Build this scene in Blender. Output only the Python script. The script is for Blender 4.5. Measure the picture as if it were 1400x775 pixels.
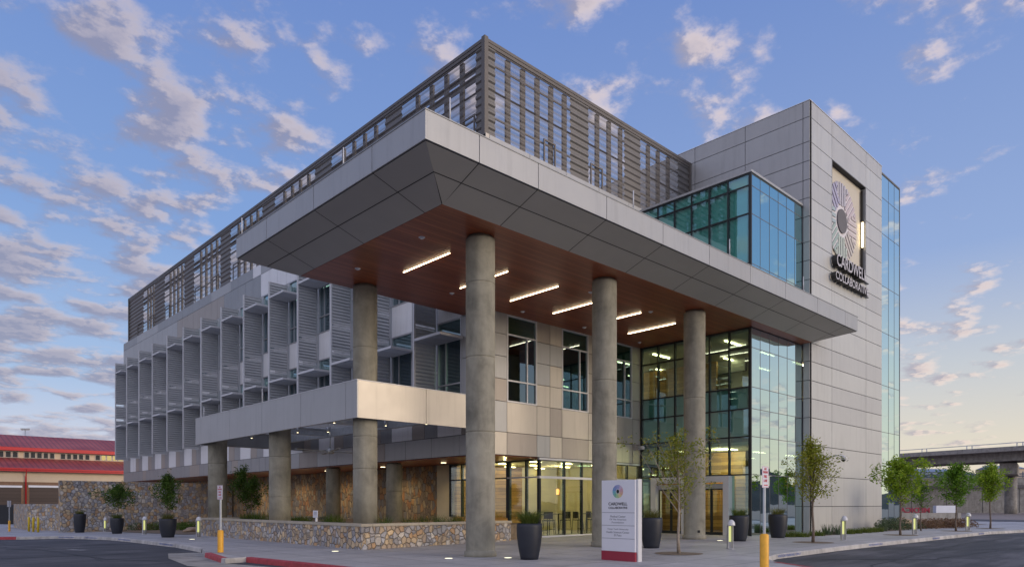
import bpy, bmesh, math, random
from mathutils import Vector, Matrix, noise as mnoise
R = math.radians
random.seed(7)
for o in list(bpy.data.objects): bpy.data.objects.remove(o)
scn = bpy.context.scene
COL = scn.collection

# ------------------------------------------------------------------ camera
VL, VR, HZ, U0, EYE = -205., 1702., 688.5, 700., 1.6
FPX = math.sqrt((U0-VL)*(VR-U0))
_n = math.hypot(VR-U0, FPX)
CX, SX = (VR-U0)/_n, FPX/_n
RGT = Vector((CX, -SX, 0)); FWD = Vector((SX, CX, 0)); UPV = Vector((0, 0, 1)); CAM = Vector((0, 0, EYE))
cd = bpy.data.cameras.new('camera'); cam = bpy.data.objects.new('camera', cd); COL.objects.link(cam)
cam.location = CAM
cam.rotation_euler = (R(90), 0, math.atan2(FWD.y, FWD.x)-R(90))
cd.sensor_width = 36; cd.lens = FPX/1400*36
cd.shift_y = (HZ-387.5)/1400; cd.clip_start = .1; cd.clip_end = 6000
scn.camera = cam
scn.render.resolution_x = 1024; scn.render.resolution_y = 566

# ------------------------------------------------------------------ light and sky
SUN_AZ = Vector((.42, -.91, 0)).normalized(); SUN_EL = R(13)
sd = bpy.data.lights.new('sun', 'SUN'); sun = bpy.data.objects.new('sun', sd); COL.objects.link(sun)
sd.energy = 1.05; sd.angle = R(28); sd.color = (1.0, .83, .64)
sdir = Vector((SUN_AZ.x*math.cos(SUN_EL), SUN_AZ.y*math.cos(SUN_EL), math.sin(SUN_EL)))
sun.rotation_euler = (-sdir).to_track_quat('-Z', 'Y').to_euler(); sun.location = (0, -20, 30)
scn.view_settings.view_transform = 'Standard'; scn.view_settings.look = 'None'
scn.view_settings.gamma = 1; scn.view_settings.exposure = 0.63
scn.view_settings.use_curve_mapping = False

class NT:
    """tiny node helper"""
    def __init__(s, tree): s.t = tree; s.n = tree.nodes; s.l = tree.links
    def new(s, typ, **kw):
        nd = s.n.new(typ)
        for k, v in kw.items(): setattr(nd, k, v)
        return nd
    def put(s, sock, v):
        if v is None: return
        if isinstance(v, bpy.types.NodeSocket): s.l.new(v, sock)
        else: sock.default_value = v
    def math(s, op, a, b=None, c=None, clamp=False):
        m = s.new('ShaderNodeMath', operation=op); m.use_clamp = clamp
        s.put(m.inputs[0], a); s.put(m.inputs[1], b); s.put(m.inputs[2], c)
        return m.outputs[0]
    def vmath(s, op, a, b=None):
        m = s.new('ShaderNodeVectorMath', operation=op)
        s.put(m.inputs[0], a); s.put(m.inputs[1], b)
        return m.outputs[0]
    def mix(s, f, a, b, blend='MIX'):
        m = s.new('ShaderNodeMix', data_type='RGBA', blend_type=blend)
        s.put(m.inputs[0], f); s.put(m.inputs[6], a); s.put(m.inputs[7], b)
        return m.outputs[2]
    def ramp(s, f, stops, interp='LINEAR'):
        r = s.new('ShaderNodeValToRGB'); r.color_ramp.interpolation = interp
        e = r.color_ramp.elements
        while len(e) < len(stops): e.new(.5)
        for i, (p, c) in enumerate(stops):
            e[i].position = p; e[i].color = c if len(c) == 4 else (*c, 1)
        s.put(r.inputs[0], f); return r.outputs[0]
    def noise(s, vec, scale, detail=4, rough=.55, dist=0.):
        n = s.new('ShaderNodeTexNoise'); s.put(n.inputs['Vector'], vec)
        n.inputs['Scale'].default_value = scale; n.inputs['Detail'].default_value = detail
        n.inputs['Roughness'].default_value = rough; n.inputs['Distortion'].default_value = dist
        return n.outputs['Fac']
    def mapping(s, vec, loc=(0, 0, 0), rot=(0, 0, 0), scale=(1, 1, 1)):
        m = s.new('ShaderNodeMapping'); s.put(m.inputs[0], vec)
        m.inputs[1].default_value = loc; m.inputs[2].default_value = rot; m.inputs[3].default_value = scale
        return m.outputs[0]
    def rng(s, v, a, b, c=0., d=1., smooth=False):
        m = s.new('ShaderNodeMapRange'); m.interpolation_type = 'SMOOTHSTEP' if smooth else 'LINEAR'
        s.put(m.inputs[0], v); s.put(m.inputs[1], a); s.put(m.inputs[2], b); s.put(m.inputs[3], c); s.put(m.inputs[4], d)
        return m.outputs[0]

world = bpy.data.worlds.new('World'); scn.world = world; world.use_nodes = True
w = NT(world.node_tree); w.n.clear()
tc = w.new('ShaderNodeTexCoord'); D = w.vmath('NORMALIZE', tc.outputs['Generated'])
sep = w.new('ShaderNodeSeparateXYZ'); w.put(sep.inputs[0], D)
dx, dy, dz = sep.outputs
sky = w.new('ShaderNodeTexSky', sky_type='NISHITA'); sky.sun_disc = False
sky.sun_elevation = SUN_EL; sky.sun_rotation = math.atan2(sdir.x, sdir.y)
sky.altitude = 1100; sky.air_density = 1.2; sky.dust_density = 1.5; sky.ozone_density = 2.5
el = w.math('MAXIMUM', dz, 0.0)
cool = w.ramp(el, [(0, (.50, .44, .45)), (.05, (.44, .43, .49)), (.16, (.25, .34, .50)), (.34, (.15, .245, .46)), (.6, (.105, .175, .40)), (1, (.075, .12, .31))])
warm = w.ramp(el, [(0, (.57, .49, .38)), (.08, (.50, .455, .385)), (.17, (.38, .40, .43)), (.30, (.20, .275, .46)), (.6, (.11, .18, .40)), (1, (.075, .12, .31))])
# how far round towards the dawn (down the sun's side)
az = w.math('ADD', w.math('MULTIPLY', dx, .90), w.math('MULTIPLY', dy, -.44))
wf = w.rng(az, -.15, .75, 0, 1, True)
grad = w.mix(wf, cool, warm)
base = w.mix(.35, grad, w.vmath('MULTIPLY', sky.outputs[0], (.10, .10, .10)))
base = w.mix(.75, base, grad)
# clouds on a flat layer seen in perspective
inv = w.math('DIVIDE', 1.0, w.math('ADD', el, .16))
cv = w.new('ShaderNodeCombineXYZ'); w.put(cv.inputs[0], w.math('MULTIPLY', dx, inv)); w.put(cv.inputs[1], w.math('MULTIPLY', dy, inv))
P = w.vmath('ADD', cv.outputs[0], (2.4, 9.1, 0))
P2 = w.vmath('ADD', P, (.028*SUN_AZ.x, .028*SUN_AZ.y, 0))
def puff(p):
    f = w.noise(p, 5.8, 6, .60, .0)
    v = w.new('ShaderNodeTexVoronoi', feature='SMOOTH_F1'); w.put(v.inputs['Vector'], w.vmath('ADD', p, w.vmath('MULTIPLY', wcol(p), (.16, .16, 0)))); v.inputs['Scale'].default_value = 7.2
    v.inputs['Smoothness'].default_value = .5
    return w.math('ADD', w.math('MULTIPLY', f, .72), w.math('MULTIPLY', w.math('SUBTRACT', .95, v.outputs['Distance']), .26))
def wcol(p):
    n = w.new('ShaderNodeTexNoise'); w.put(n.inputs['Vector'], p); n.inputs['Scale'].default_value = 5; n.inputs['Detail'].default_value = 2; return n.outputs['Color']
n1 = puff(P); n2 = puff(P2)
big = w.noise(P, .75, 2, .5)
# denser to the far left of the view and low down, thinner to the right
left = w.rng(w.math('ADD', w.math('MULTIPLY', dx, -.72), w.math('MULTIPLY', dy, .70)), -.3, .75, -.03, .105)
low = w.rng(el, .05, .38, .05, 0)
dens = w.math('ADD', w.math('ADD', n1, w.math('MULTIPLY', w.math('SUBTRACT', big, .5), .45)), w.math('ADD', left, low))
cov = w.rng(dens, .505, .67, 0, 1, True)
litd = w.math('SUBTRACT', n1, n2)
lit = w.rng(litd, -.025, .05, 0, 1, True)
thin = w.rng(dens, .60, .72, 1, .35)
lit = w.math('MULTIPLY', w.math('MULTIPLY', lit, thin), w.rng(left, .0, .105, 1, .35))
shade_c = w.mix(wf, (.19, .185, .25, 1), (.27, .25, .30, 1))
lit_c = w.mix(wf, (.60, .50, .46, 1), (.62, .50, .44, 1))
cc = w.mix(lit, shade_c, lit_c)
cc = w.mix(w.rng(el, .0, .12, .45, 0), cc, grad)
skyc = w.mix(w.math('MULTIPLY', cov, .78), base, cc)
gnd = w.rng(dz, -.02, .0, 0, 1)
# added fill: unseen sky behind the viewer brightened to lift the shaded faces
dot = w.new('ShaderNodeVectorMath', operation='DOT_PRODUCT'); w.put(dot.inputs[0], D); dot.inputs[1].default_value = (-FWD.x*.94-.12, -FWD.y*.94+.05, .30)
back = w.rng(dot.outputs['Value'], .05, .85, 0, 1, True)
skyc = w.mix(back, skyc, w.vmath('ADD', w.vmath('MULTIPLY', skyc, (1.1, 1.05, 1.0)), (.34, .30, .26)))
skyc = w.mix(gnd, (.16, .145, .13, 1), skyc)
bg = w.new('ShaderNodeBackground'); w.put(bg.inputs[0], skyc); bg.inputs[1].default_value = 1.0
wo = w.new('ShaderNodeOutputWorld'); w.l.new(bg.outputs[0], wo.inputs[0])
world.cycles.sampling_method = 'MANUAL'; world.cycles.sample_map_resolution = 512

# ------------------------------------------------------------------ pixel rays (for measuring where things stand)
def ray(u, v): return FWD + (u-U0)/FPX*RGT + (HZ-v)/FPX*UPV
def hitX(u, v, x): d = ray(u, v); return CAM + x/d.x*d
def hitY(u, v, y): d = ray(u, v); return CAM + y/d.y*d
def hitZ(u, v, z): d = ray(u, v); return CAM + (z-EYE)/d.z*d
def hitD(u, v, dd): return CAM + dd*ray(u, v)
def gz(x, y):
    """height of the paving: rises a little to the door, falls away to the far left"""
    return min(max((x-14)*.01, 0), .12) - min(max((y-38)*.02, 0), .5)
def hitG(u, v, off=0.):
    z = 0.
    for _ in range(12):
        p = hitZ(u, v, z+off); z = gz(p.x, p.y)
    return Vector((p.x, p.y, z+off))

# ------------------------------------------------------------------ materials
MATS = {}
def newmat(name):
    m = bpy.data.materials.new(name); m.use_nodes = True
    t = NT(m.node_tree); b = t.n['Principled BSDF']
    MATS[name] = m
    return m, t, b
def objco(t): return t.new('ShaderNodeTexCoord').outputs['Object']
def plain(name, col, rough=.5, metal=0., var=.06, scale=1.5, spec=.5, bump=0., bscale=40, rv=.03, streak=0.):
    m, t, b = newmat(name); co = objco(t)
    n = t.noise(co, scale, 5, .6)
    c = t.mix(t.rng(n, .3, .7), tuple(x*(1-var) for x in col)+(1,), tuple(min(1, x*(1+var)) for x in col)+(1,))
    if streak:
        wb = t.new('ShaderNodeBump'); wb.inputs['Strength'].default_value = .35; wb.inputs['Distance'].default_value = .03
        t.put(wb.inputs['Height'], t.noise(co, .9, 2)); t.put(b.inputs['Normal'], wb.outputs[0])
        sn = t.noise(t.mapping(co, scale=(2.2, 2.2, .16)), 2.0, 5, .65)
        c = t.mix(t.rng(sn, .5, .75, 0, streak), c, tuple(x*.55 for x in col)+(1,))
    t.put(b.inputs['Base Color'], c); b.inputs['Roughness'].default_value = rough; b.inputs['Metallic'].default_value = metal
    b.inputs['Specular IOR Level'].default_value = spec
    r = t.rng(t.noise(co, scale*3, 3), .3, .7, max(rough-rv, 0), min(rough+rv, 1)); t.put(b.inputs['Roughness'], r)
    if bump:
        bp = t.new('ShaderNodeBump'); bp.inputs['Strength'].default_value = bump; bp.inputs['Distance'].default_value = .01
        t.put(bp.inputs['Height'], t.noise(co, bscale, 4)); t.put(b.inputs['Normal'], bp.outputs[0])
    return m
def emis(name, col, strength):
    m, t, b = newmat(name); t.n.remove(b); e = t.new('ShaderNodeEmission')
    e.inputs[0].default_value = (*col, 1); e.inputs[1].default_value = strength
    t.l.new(e.outputs[0], t.n['Material Output'].inputs[0]); return m
PANEL_A = plain('silver_panel', (.395, .395, .40), .40, .2, .03, .6, streak=.28)
PANEL_B = plain('grey_panel', (.30, .305, .315), .40, .25, .03, .6, streak=.28)
PANEL_W = plain('white_panel', (.76, .76, .78), .45, .1, .03, .6, streak=.28)
PANEL_T = plain('taupe_panel', (.36, .32, .29), .42, .2, .03, .6, streak=.28)
PANEL_C = plain('champagne_panel', (.50, .455, .40), .40, .25, .03, .6, streak=.28)
PANEL_TW = plain('tower_panel', (.54, .535, .515), .40, .2, .03, .5, streak=.28)
PANEL_TV = plain('tower_panel_greyer', (.49, .485, .475), .42, .2, .03, .5, streak=.28)
PANEL_AV = plain('silver_panel_darker', (.36, .36, .37), .45, .2, .03, .6, streak=.3)
JOINT = plain('dark_joint', (.035, .035, .04), .7)
SOFFIT_G = plain('soffit_grey_panel', (.40, .39, .37), .45, .2, .03, .8)
ALU = plain('aluminium', (.42, .42, .44), .35, .5, .03, 3)
ALU_L = plain('pale_aluminium', (.60, .60, .62), .45, .1, .03, 3)
LOUV = plain('louvre_metal', (.48, .49, .51), .5, .2, .05, 2)
DKMET = plain('dark_mullion', (.02, .024, .026), .4, .3)
GALV = plain('galvanised_steel', (.52, .55, .58), .4, .5, .12, 5)
SCREEN_S = plain('screen_solid_metal', (.16, .15, .145), .5, .3, .08, 1.2)
POSTMET = plain('screen_post_metal', (.13, .115, .105), .5, .3, .08, 2)
INTW = plain('interior_cream_paint', (.56, .51, .36), .7)
INTG = plain('interior_grey', (.16, .17, .18), .8)
INTF = plain('interior_floor', (.25, .22, .18), .35)
INTC = plain('interior_ceiling', (.55, .52, .42), .8)
DARKIN = plain('interior_dark', (.035, .04, .045), .8)
BLACK = plain('black_plastic', (.012, .012, .014), .4)
POT = plain('charcoal_planter', (.017, .020, .030), .5, 0, .10, 3, bump=.15)
YEL1 = plain('orange_yellow_plastic', (.80, .40, .03), .5, 0, .12, 6, streak=.35)
YEL2 = plain('yellow_paint', (.72, .50, .02), .4, 0, .06)
RED = plain('red_kerb_paint', (.38, .04, .05), .6, 0, .25, 6)
SIGNW = plain('sign_white', (.68, .68, .73), .35, 0, .02)
SIGNR = plain('sign_red', (.30, .02, .045), .4, 0, .03)
SIGNK = plain('sign_black', (.02, .02, .022), .5)
SIGNG = plain('sign_grey_text', (.22, .22, .25), .5)
SIGNRT = plain('sign_red_ink', (.55, .04, .06), .5)
BLUEP = plain('blue_stencil_paint', (.07, .13, .42), .7, 0, .25, 20)
SOIL = plain('brown_soil', (.20, .15, .10), .95, 0, .3, 8, bump=.5)
BARK = plain('bark', (.16, .12, .095), .85, 0, .3, 14, bump=.4)
BARKP = plain('pale_bark', (.30, .25, .20), .85, 0, .25, 14, bump=.3)
ROCK = plain('boulder_stone', (.33, .24, .17), .9, 0, .25, 4, bump=.5, bscale=9)
CAPST = plain('stone_coping', (.42, .37, .29), .8, 0, .12, 3, bump=.2)
WOODT = plain('table_dark_wood', (.05, .045, .05), .5)
LAMP_L = emis('linear_lamp_glow', (1.0, .80, .50), 8.0)
LAMP_D = emis('small_lamp_glow', (1.0, .82, .5), 3.0)
LAMP_Y = emis('bollard_glow', (.90, .92, .36), .55)
LAMP_G = emis('inground_lamp_glow', (1.0, .95, .66), 1.3)
LAMP_I = emis('interior_lamp_glow', (1.0, .80, .42), 14.0)
LAMP_R = emis('pendant_glow', (1.0, .28, .08), 2.5)
WINLIT = emis('lit_window_glow', (1.0, .78, .30), .42)

def concrete(name, col, rough=.8, marks=True):
    m, t, b = newmat(name); co = objco(t)
    n = t.noise(co, 1.3, 6, .65, .4); n2 = t.noise(t.mapping(co, scale=(3, 3, .6)), 1.0, 5, .6)
    f = t.math('ADD', t.math('MULTIPLY', n, .6), t.math('MULTIPLY', n2, .4))
    c = t.ramp(f, [(.30, tuple(x*.52 for x in col)), (.5, col), (.72, tuple(min(1, x*1.45) for x in col))])
    t.put(b.inputs['Base Color'], c); b.inputs['Roughness'].default_value = rough
    b.inputs['Specular IOR Level'].default_value = .3
    bp = t.new('ShaderNodeBump'); bp.inputs['Strength'].default_value = .15; bp.inputs['Distance'].default_value = .02
    t.put(bp.inputs['Height'], t.noise(co, 12, 5)); t.put(b.inputs['Normal'], bp.outputs[0])
    return m
CONC = concrete('column_concrete', (.28, .262, .21))
CONC_L = concrete('bridge_concrete', (.30, .28, .26))
CONC_W = concrete('wall_concrete', (.33, .31, .28))
KERB = concrete('kerb_concrete', (.46, .44, .42))

def stone(name, cols, sc, stretch=1.3, dark=1.0):
    m, t, b = newmat(name); co = objco(t)
    v = t.mapping(co, scale=(1, 1, 1/stretch))
    wob = t.new('ShaderNodeTexNoise'); t.put(wob.inputs[0], v); wob.inputs['Scale'].default_value = 4
    v = t.vmath('ADD', v, t.vmath('MULTIPLY', wob.outputs['Color'], (.08, .08, .08)))
    a = t.new('ShaderNodeTexVoronoi'); t.put(a.inputs['Vector'], v); a.inputs['Scale'].default_value = sc; a.inputs['Randomness'].default_value = .9
    e = t.new('ShaderNodeTexVoronoi', feature='DISTANCE_TO_EDGE'); t.put(e.inputs['Vector'], v); e.inputs['Scale'].default_value = sc; e.inputs['Randomness'].default_value = .9
    sp = t.new('ShaderNodeSeparateColor'); t.put(sp.inputs[0], a.outputs['Color'])
    k = len(cols)
    c = t.ramp(sp.outputs[0], [(i/k, cols[i]) for i in range(k)], 'CONSTANT')
    c = t.mix(t.rng(t.noise(co, 14, 4), .3, .7, 0, .45), c, t.mix(.5, c, (.1, .08, .06, 1)))
    c = t.mix(t.rng(sp.outputs[1], 0, 1, 0, .35), c, (.16, .15, .15, 1))
    mort = t.rng(e.outputs['Distance'], .012, .035, 1, 0)
    c = t.mix(t.math('MULTIPLY', mort, .6), c, (.17, .15, .13, 1))
    if dark != 1: c = t.vmath('MULTIPLY', c, (dark, dark, dark))
    t.put(b.inputs['Base Color'], c); b.inputs['Roughness'].default_value = .85; b.inputs['Specular IOR Level'].default_value = .3
    bp = t.new('ShaderNodeBump'); bp.inputs['Strength'].default_value = .9; bp.inputs['Distance'].default_value = .06
    h = t.math('ADD', t.rng(e.outputs['Distance'], 0, .12), t.math('MULTIPLY', sp.outputs[2], .5))
    t.put(bp.inputs['Height'], h); t.put(b.inputs['Normal'], bp.outputs[0])
    return m
STC = [(.30, .29, .30), (.34, .27, .19), (.24, .245, .27), (.42, .33, .22), (.20, .20, .22), (.33, .22, .13), (.38, .36, .34), (.27, .23, .19), (.30, .31, .35)]
STC = [tuple(x*k_ for x, k_ in zip(c, (1.85, 1.75, 1.6))) for c in STC]
STONE = stone('rubble_stone', STC, 4.6, 1.15)
STONE_W = stone('rubble_stone_warm', [(.50, .38, .23), (.38, .29, .19), (.58, .36, .17), (.34, .32, .28), (.56, .45, .28), (.30, .24, .17), (.50, .27, .13)], 4.4, 1.7)
STONE_P = stone('planter_stone', STC+[(.50, .38, .28)], 5.0, 1.1)

def wood(name, c1, c2, axis, pitch, rough=.4):
    m, t, b = newmat(name); co = objco(t)
    s = t.new('ShaderNodeSeparateXYZ'); t.put(s.inputs[0], co)
    q = t.math('DIVIDE', s.outputs[axis], pitch); fr = t.math('FRACT', q); idn = t.math('FLOOR', q)
    wn = t.new('ShaderNodeTexWhiteNoise', noise_dimensions='1D'); t.put(wn.inputs['W'], idn)
    gsc = [1, 1, 1]; gsc[axis] = 14
    g = t.noise(t.mapping(co, scale=tuple(gsc)), 1.6, 5, .6)
    f = t.math('ADD', t.math('MULTIPLY', g, .6), t.math('MULTIPLY', wn.outputs[0], .4))
    c = t.mix(t.rng(f, .25, .75), (*c1, 1), (*c2, 1))
    gap = t.math('LESS_THAN', fr, .06)
    c = t.mix(gap, c, tuple(x*.25 for x in c1)+(1,))
    t.put(b.inputs['Base Color'], c); b.inputs['Roughness'].default_value = rough
    return m
WSOF = wood('soffit_wood', (.24, .058, .024), (.42, .12, .048), 1, .16, .32)
WOODP = wood('lobby_plank_wood', (.20, .10, .035), (.46, .27, .09), 2, .19, .5)

def glass(name, tint, refl, base=.10, rough=.0, rtint=(1, 1, 1)):
    m, t, b = newmat(name); t.n.remove(b)
    tr = t.new('ShaderNodeBsdfTransparent'); tr.inputs[0].default_value = (*tint, 1)
    gl = t.new('ShaderNodeBsdfGlossy'); gl.inputs['Roughness'].default_value = rough; gl.inputs[0].default_value = (*rtint, 1)
    co = objco(t)
    bp = t.new('ShaderNodeBump'); bp.inputs['Strength'].default_value = .04; bp.inputs['Distance'].default_value = .05
    t.put(bp.inputs['Height'], t.noise(co, .7, 2))
    ge = t.new('ShaderNodeNewGeometry'); wn = t.new('ShaderNodeTexWhiteNoise', noise_dimensions='1D'); t.put(wn.inputs['W'], t.math('MULTIPLY', ge.outputs['Random Per Island'], 91.7))
    tl_ = t.vmath('MULTIPLY', t.vmath('SUBTRACT', wn.outputs['Color'], (.5, .5, .5)), (.035, .035, .035))
    nn_ = t.vmath('NORMALIZE', t.vmath('ADD', ge.outputs['Normal'], tl_)); t.put(bp.inputs['Normal'], nn_); t.put(gl.inputs['Normal'], bp.outputs[0])
    lw = t.new('ShaderNodeLayerWeight'); lw.inputs[0].default_value = .35
    fac = t.math('ADD', t.math('MULTIPLY', lw.outputs['Facing'], refl), base, clamp=True)
    mx = t.new('ShaderNodeMixShader'); t.put(mx.inputs[0], fac)
    t.l.new(tr.outputs[0], mx.inputs[1]); t.l.new(gl.outputs[0], mx.inputs[2])
    t.l.new(mx.outputs[0], t.n['Material Output'].inputs[0]); return m
GL_WIN = glass('window_glass', (.34, .50, .44), .55, .10, 0, (.66, .84, .95))
GL_CW = glass('curtain_glass', (.50, .70, .64), .85, .14, 0, (.66, .90, .93))
GL_CWR = glass('curtain_glass_reflective', (.22, .36, .34), 1.1, .40, 0, (.74, .90, .88))
GL_UPR = glass('upper_box_glass_reflective', (.30, .5, .5), 1.0, .42, 0, (.48, .74, .76))
GL_STORE = glass('storefront_glass', (.80, .90, .72), .5, .05, 0, (.9, 1, .95))
GL_UP = glass('upper_box_glass', (.42, .76, .72), .7, .16, 0, (.55, .85, .92))
SPAN = plain('spandrel_back_panel', (.34, .56, .53), .6, 0, .05)
SPAN_G = plain('spandrel_green', (.05, .15, .08), .5, 0, .05)

def perforated(name, col, op):
    m, t, b = newmat(name)
    t.put(b.inputs['Base Color'], (*col, 1)); b.inputs['Roughness'].default_value = .5; b.inputs['Metallic'].default_value = .3
    tr = t.new('ShaderNodeBsdfTransparent'); mx = t.new('ShaderNodeMixShader'); mx.inputs[0].default_value = op
    t.l.new(tr.outputs[0], mx.inputs[1]); t.l.new(b.outputs[0], mx.inputs[2])
    t.l.new(mx.outputs[0], t.n['Material Output'].inputs[0]); return m
PERF_D = perforated('perforated_screen_rib', (.17, .155, .145), .66)
PERF = perforated('perforated_screen_metal', (.23, .21, .20), .40)

def leafmat(name, c1, c2):
    m, t, b = newmat(name); co = objco(t)
    gi = t.new('ShaderNodeNewGeometry')
    c = t.mix(gi.outputs['Random Per Island'], (*c1, 1), (*c2, 1))
    c = t.mix(t.rng(t.noise(co, 1.6, 3), .35, .65), c, t.vmath('MULTIPLY', c, (.62, .68, .6)))
    t.put(b.inputs['Base Color'], c); b.inputs['Roughness'].default_value = .55; b.inputs['Specular IOR Level'].default_value = .25
    tl = t.new('ShaderNodeBsdfTranslucent'); t.put(tl.inputs[0], t.vmath('MULTIPLY', c, (1.2, 1.3, .6)))
    mx = t.new('ShaderNodeMixShader'); mx.inputs[0].default_value = .35
    t.l.new(b.outputs[0], mx.inputs[1]); t.l.new(tl.outputs[0], mx.inputs[2])
    t.l.new(mx.outputs[0], t.n['Material Output'].inputs[0]); return m
LEAF_Y = leafmat('leaf_yellow_green', (.20, .24, .03), (.42, .38, .05))
LEAF_O = leafmat('leaf_olive', (.17, .21, .03), (.40, .36, .06))
LEAF_B = leafmat('leaf_bright', (.17, .29, .02), (.40, .50, .05))
LEAF_M = leafmat('leaf_mid', (.09, .21, .02), (.22, .36, .045))
LEAF_D = leafmat('leaf_dark', (.05, .11, .02), (.14, .21, .04))
LEAF_S = leafmat('leaf_silver', (.07, .10, .07), (.14, .18, .12))
LEAF_R = leafmat('leaf_red_brown', (.16, .08, .06), (.30, .18, .14))
GRASS = leafmat('grass_blades', (.07, .12, .02), (.20, .22, .06))
GRASSD = leafmat('grass_blades_dry', (.09, .12, .03), (.28, .24, .10))

def asphalt():
    m, t, b = newmat('asphalt'); co = objco(t)
    n = t.noise(co, .35, 5, .6, .6); st = t.noise(t.mapping(co, rot=(0, 0, R(-38)), scale=(.12, 1.1, 1)), 1.6, 6, .7)
    f = t.math('ADD', t.math('MULTIPLY', n, .5), t.math('MULTIPLY', st, .5))
    c = t.ramp(f, [(.38, (.028, .028, .031)), (.5, (.052, .050, .054)), (.60, (.12, .115, .12))])
    vr = t.new('ShaderNodeTexVoronoi', feature='DISTANCE_TO_EDGE'); t.put(vr.inputs["Vector"], co); vr.inputs['Scale'].default_value = .22
    crk = t.math('MULTIPLY', t.math('LESS_THAN', t.math('ADD', vr.outputs['Distance'], t.math('MULTIPLY', t.noise(co, 1.5, 4), .05)), .032), .7)
    c = t.mix(crk, c, (.018, .018, .02, 1))
    c = t.mix(t.rng(t.noise(co, 60, 2), .35, .65, 0, .25), c, (.10, .10, .11, 1))
    t.put(b.inputs['Base Color'], c); b.inputs['Roughness'].default_value = .75
    bp = t.new('ShaderNodeBump'); bp.inputs['Strength'].default_value = .3; bp.inputs['Distance'].default_value = .01
    t.put(bp.inputs['Height'], t.noise(co, 90, 3)); t.put(b.inputs['Normal'], bp.outputs[0]); return m
ASPH = asphalt()
def paving():
    m, t, b = newmat('concrete_paving'); co = objco(t)
    n = t.noise(co, .5, 6, .62, .5); n2 = t.noise(co, 7, 4)
    c = t.ramp(t.math('ADD', t.math('MULTIPLY', n, .75), t.math('MULTIPLY', n2, .25)), [(.33, (.35, .34, .335)), (.5, (.45, .435, .43)), (.68, (.53, .51, .50))])
    s = t.new('ShaderNodeSeparateXYZ'); t.put(s.inputs[0], co)
    fx = t.math('ABSOLUTE', t.math('SUBTRACT', t.math('FRACT', t.math('DIVIDE', t.math('ADD', s.outputs[0], .4), 1.52)), .5))
    fy = t.math('ABSOLUTE', t.math('SUBTRACT', t.math('FRACT', t.math('DIVIDE', s.outputs[1], 1.52)), .5))
    j = t.math('MAXIMUM', t.math('GREATER_THAN', fx, .488), t.math('GREATER_THAN', fy, .488))
    cell = t.new('ShaderNodeTexWhiteNoise', noise_dimensions='2D')
    cf = t.new('ShaderNodeCombineXYZ'); t.put(cf.inputs[0], t.math('FLOOR', t.math('DIVIDE', t.math('ADD', s.outputs[0], .4), 1.52))); t.put(cf.inputs[1], t.math('FLOOR', t.math('DIVIDE', s.outputs[1], 1.52)))
    t.put(cell.inputs[0], cf.outputs[0])
    c = t.mix(t.math('MULTIPLY', cell.outputs[0], .28), c, (.22, .21, .21, 1))
    c = t.mix(t.rng(t.noise(co, 1.7, 5, .7), .58, .72, 0, .45), c, (.15, .14, .135, 1))
    c = t.mix(t.math('MULTIPLY', j, .75), c, (.09, .085, .085, 1))
    t.put(b.inputs['Base Color'], c); b.inputs['Roughness'].default_value = .62
    bp = t.new('ShaderNodeBump'); bp.inputs['Strength'].default_value = .2; bp.inputs['Distance'].default_value = .01
    t.put(bp.inputs['Height'], t.math('SUBTRACT', t.noise(co, 30, 3), j)); t.put(b.inputs['Normal'], bp.outputs[0]); return m
PAVE = paving()
GRAVEL = plain('gravel_slope', (.26, .22, .20), .95, 0, .25, 2, bump=.5)
def rooftile():
    m, t, b = newmat('red_roof_metal'); co = objco(t)
    s = t.new('ShaderNodeSeparateXYZ'); t.put(s.inputs[0], co)
    fr = t.math('FRACT', t.math('DIVIDE', s.outputs[0], .75))
    n = t.noise(co, .25, 4)
    c = t.mix(t.rng(n, .35, .65), (.26, .035, .03, 1), (.36, .075, .065, 1))
    c = t.mix(t.math('MULTIPLY', t.math('LESS_THAN', fr, .3), .55), c, (.075, .015, .02, 1))
    t.put(b.inputs['Base Color'], c); b.inputs['Roughness'].default_value = .5; return m
ROOFR = rooftile()
CREAM = plain('cream_stucco', (.62, .50, .36), .85, 0, .05, .5)
BRICK = plain('brown_brick', (.22, .13, .08), .85, 0, .2, 5)
GARAGE = wood('garage_door_brown', (.055, .036, .028), (.075, .05, .04), 2, .5, .6)
REDTRIM = plain('red_trim', (.50, .012, .018), .45, 0, .05)
HILL = plain('hill_ground', (.05, .055, .05), .95, 0, .3, .01)
WHITE = plain('white_paint', (.72, .73, .78), .5, 0, .04)
FENCE = plain('dark_fence_metal', (.018, .02, .024), .6)
BLUEGL = plain('blue_roof_metal', (.22, .27, .36), .4, .3)

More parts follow.
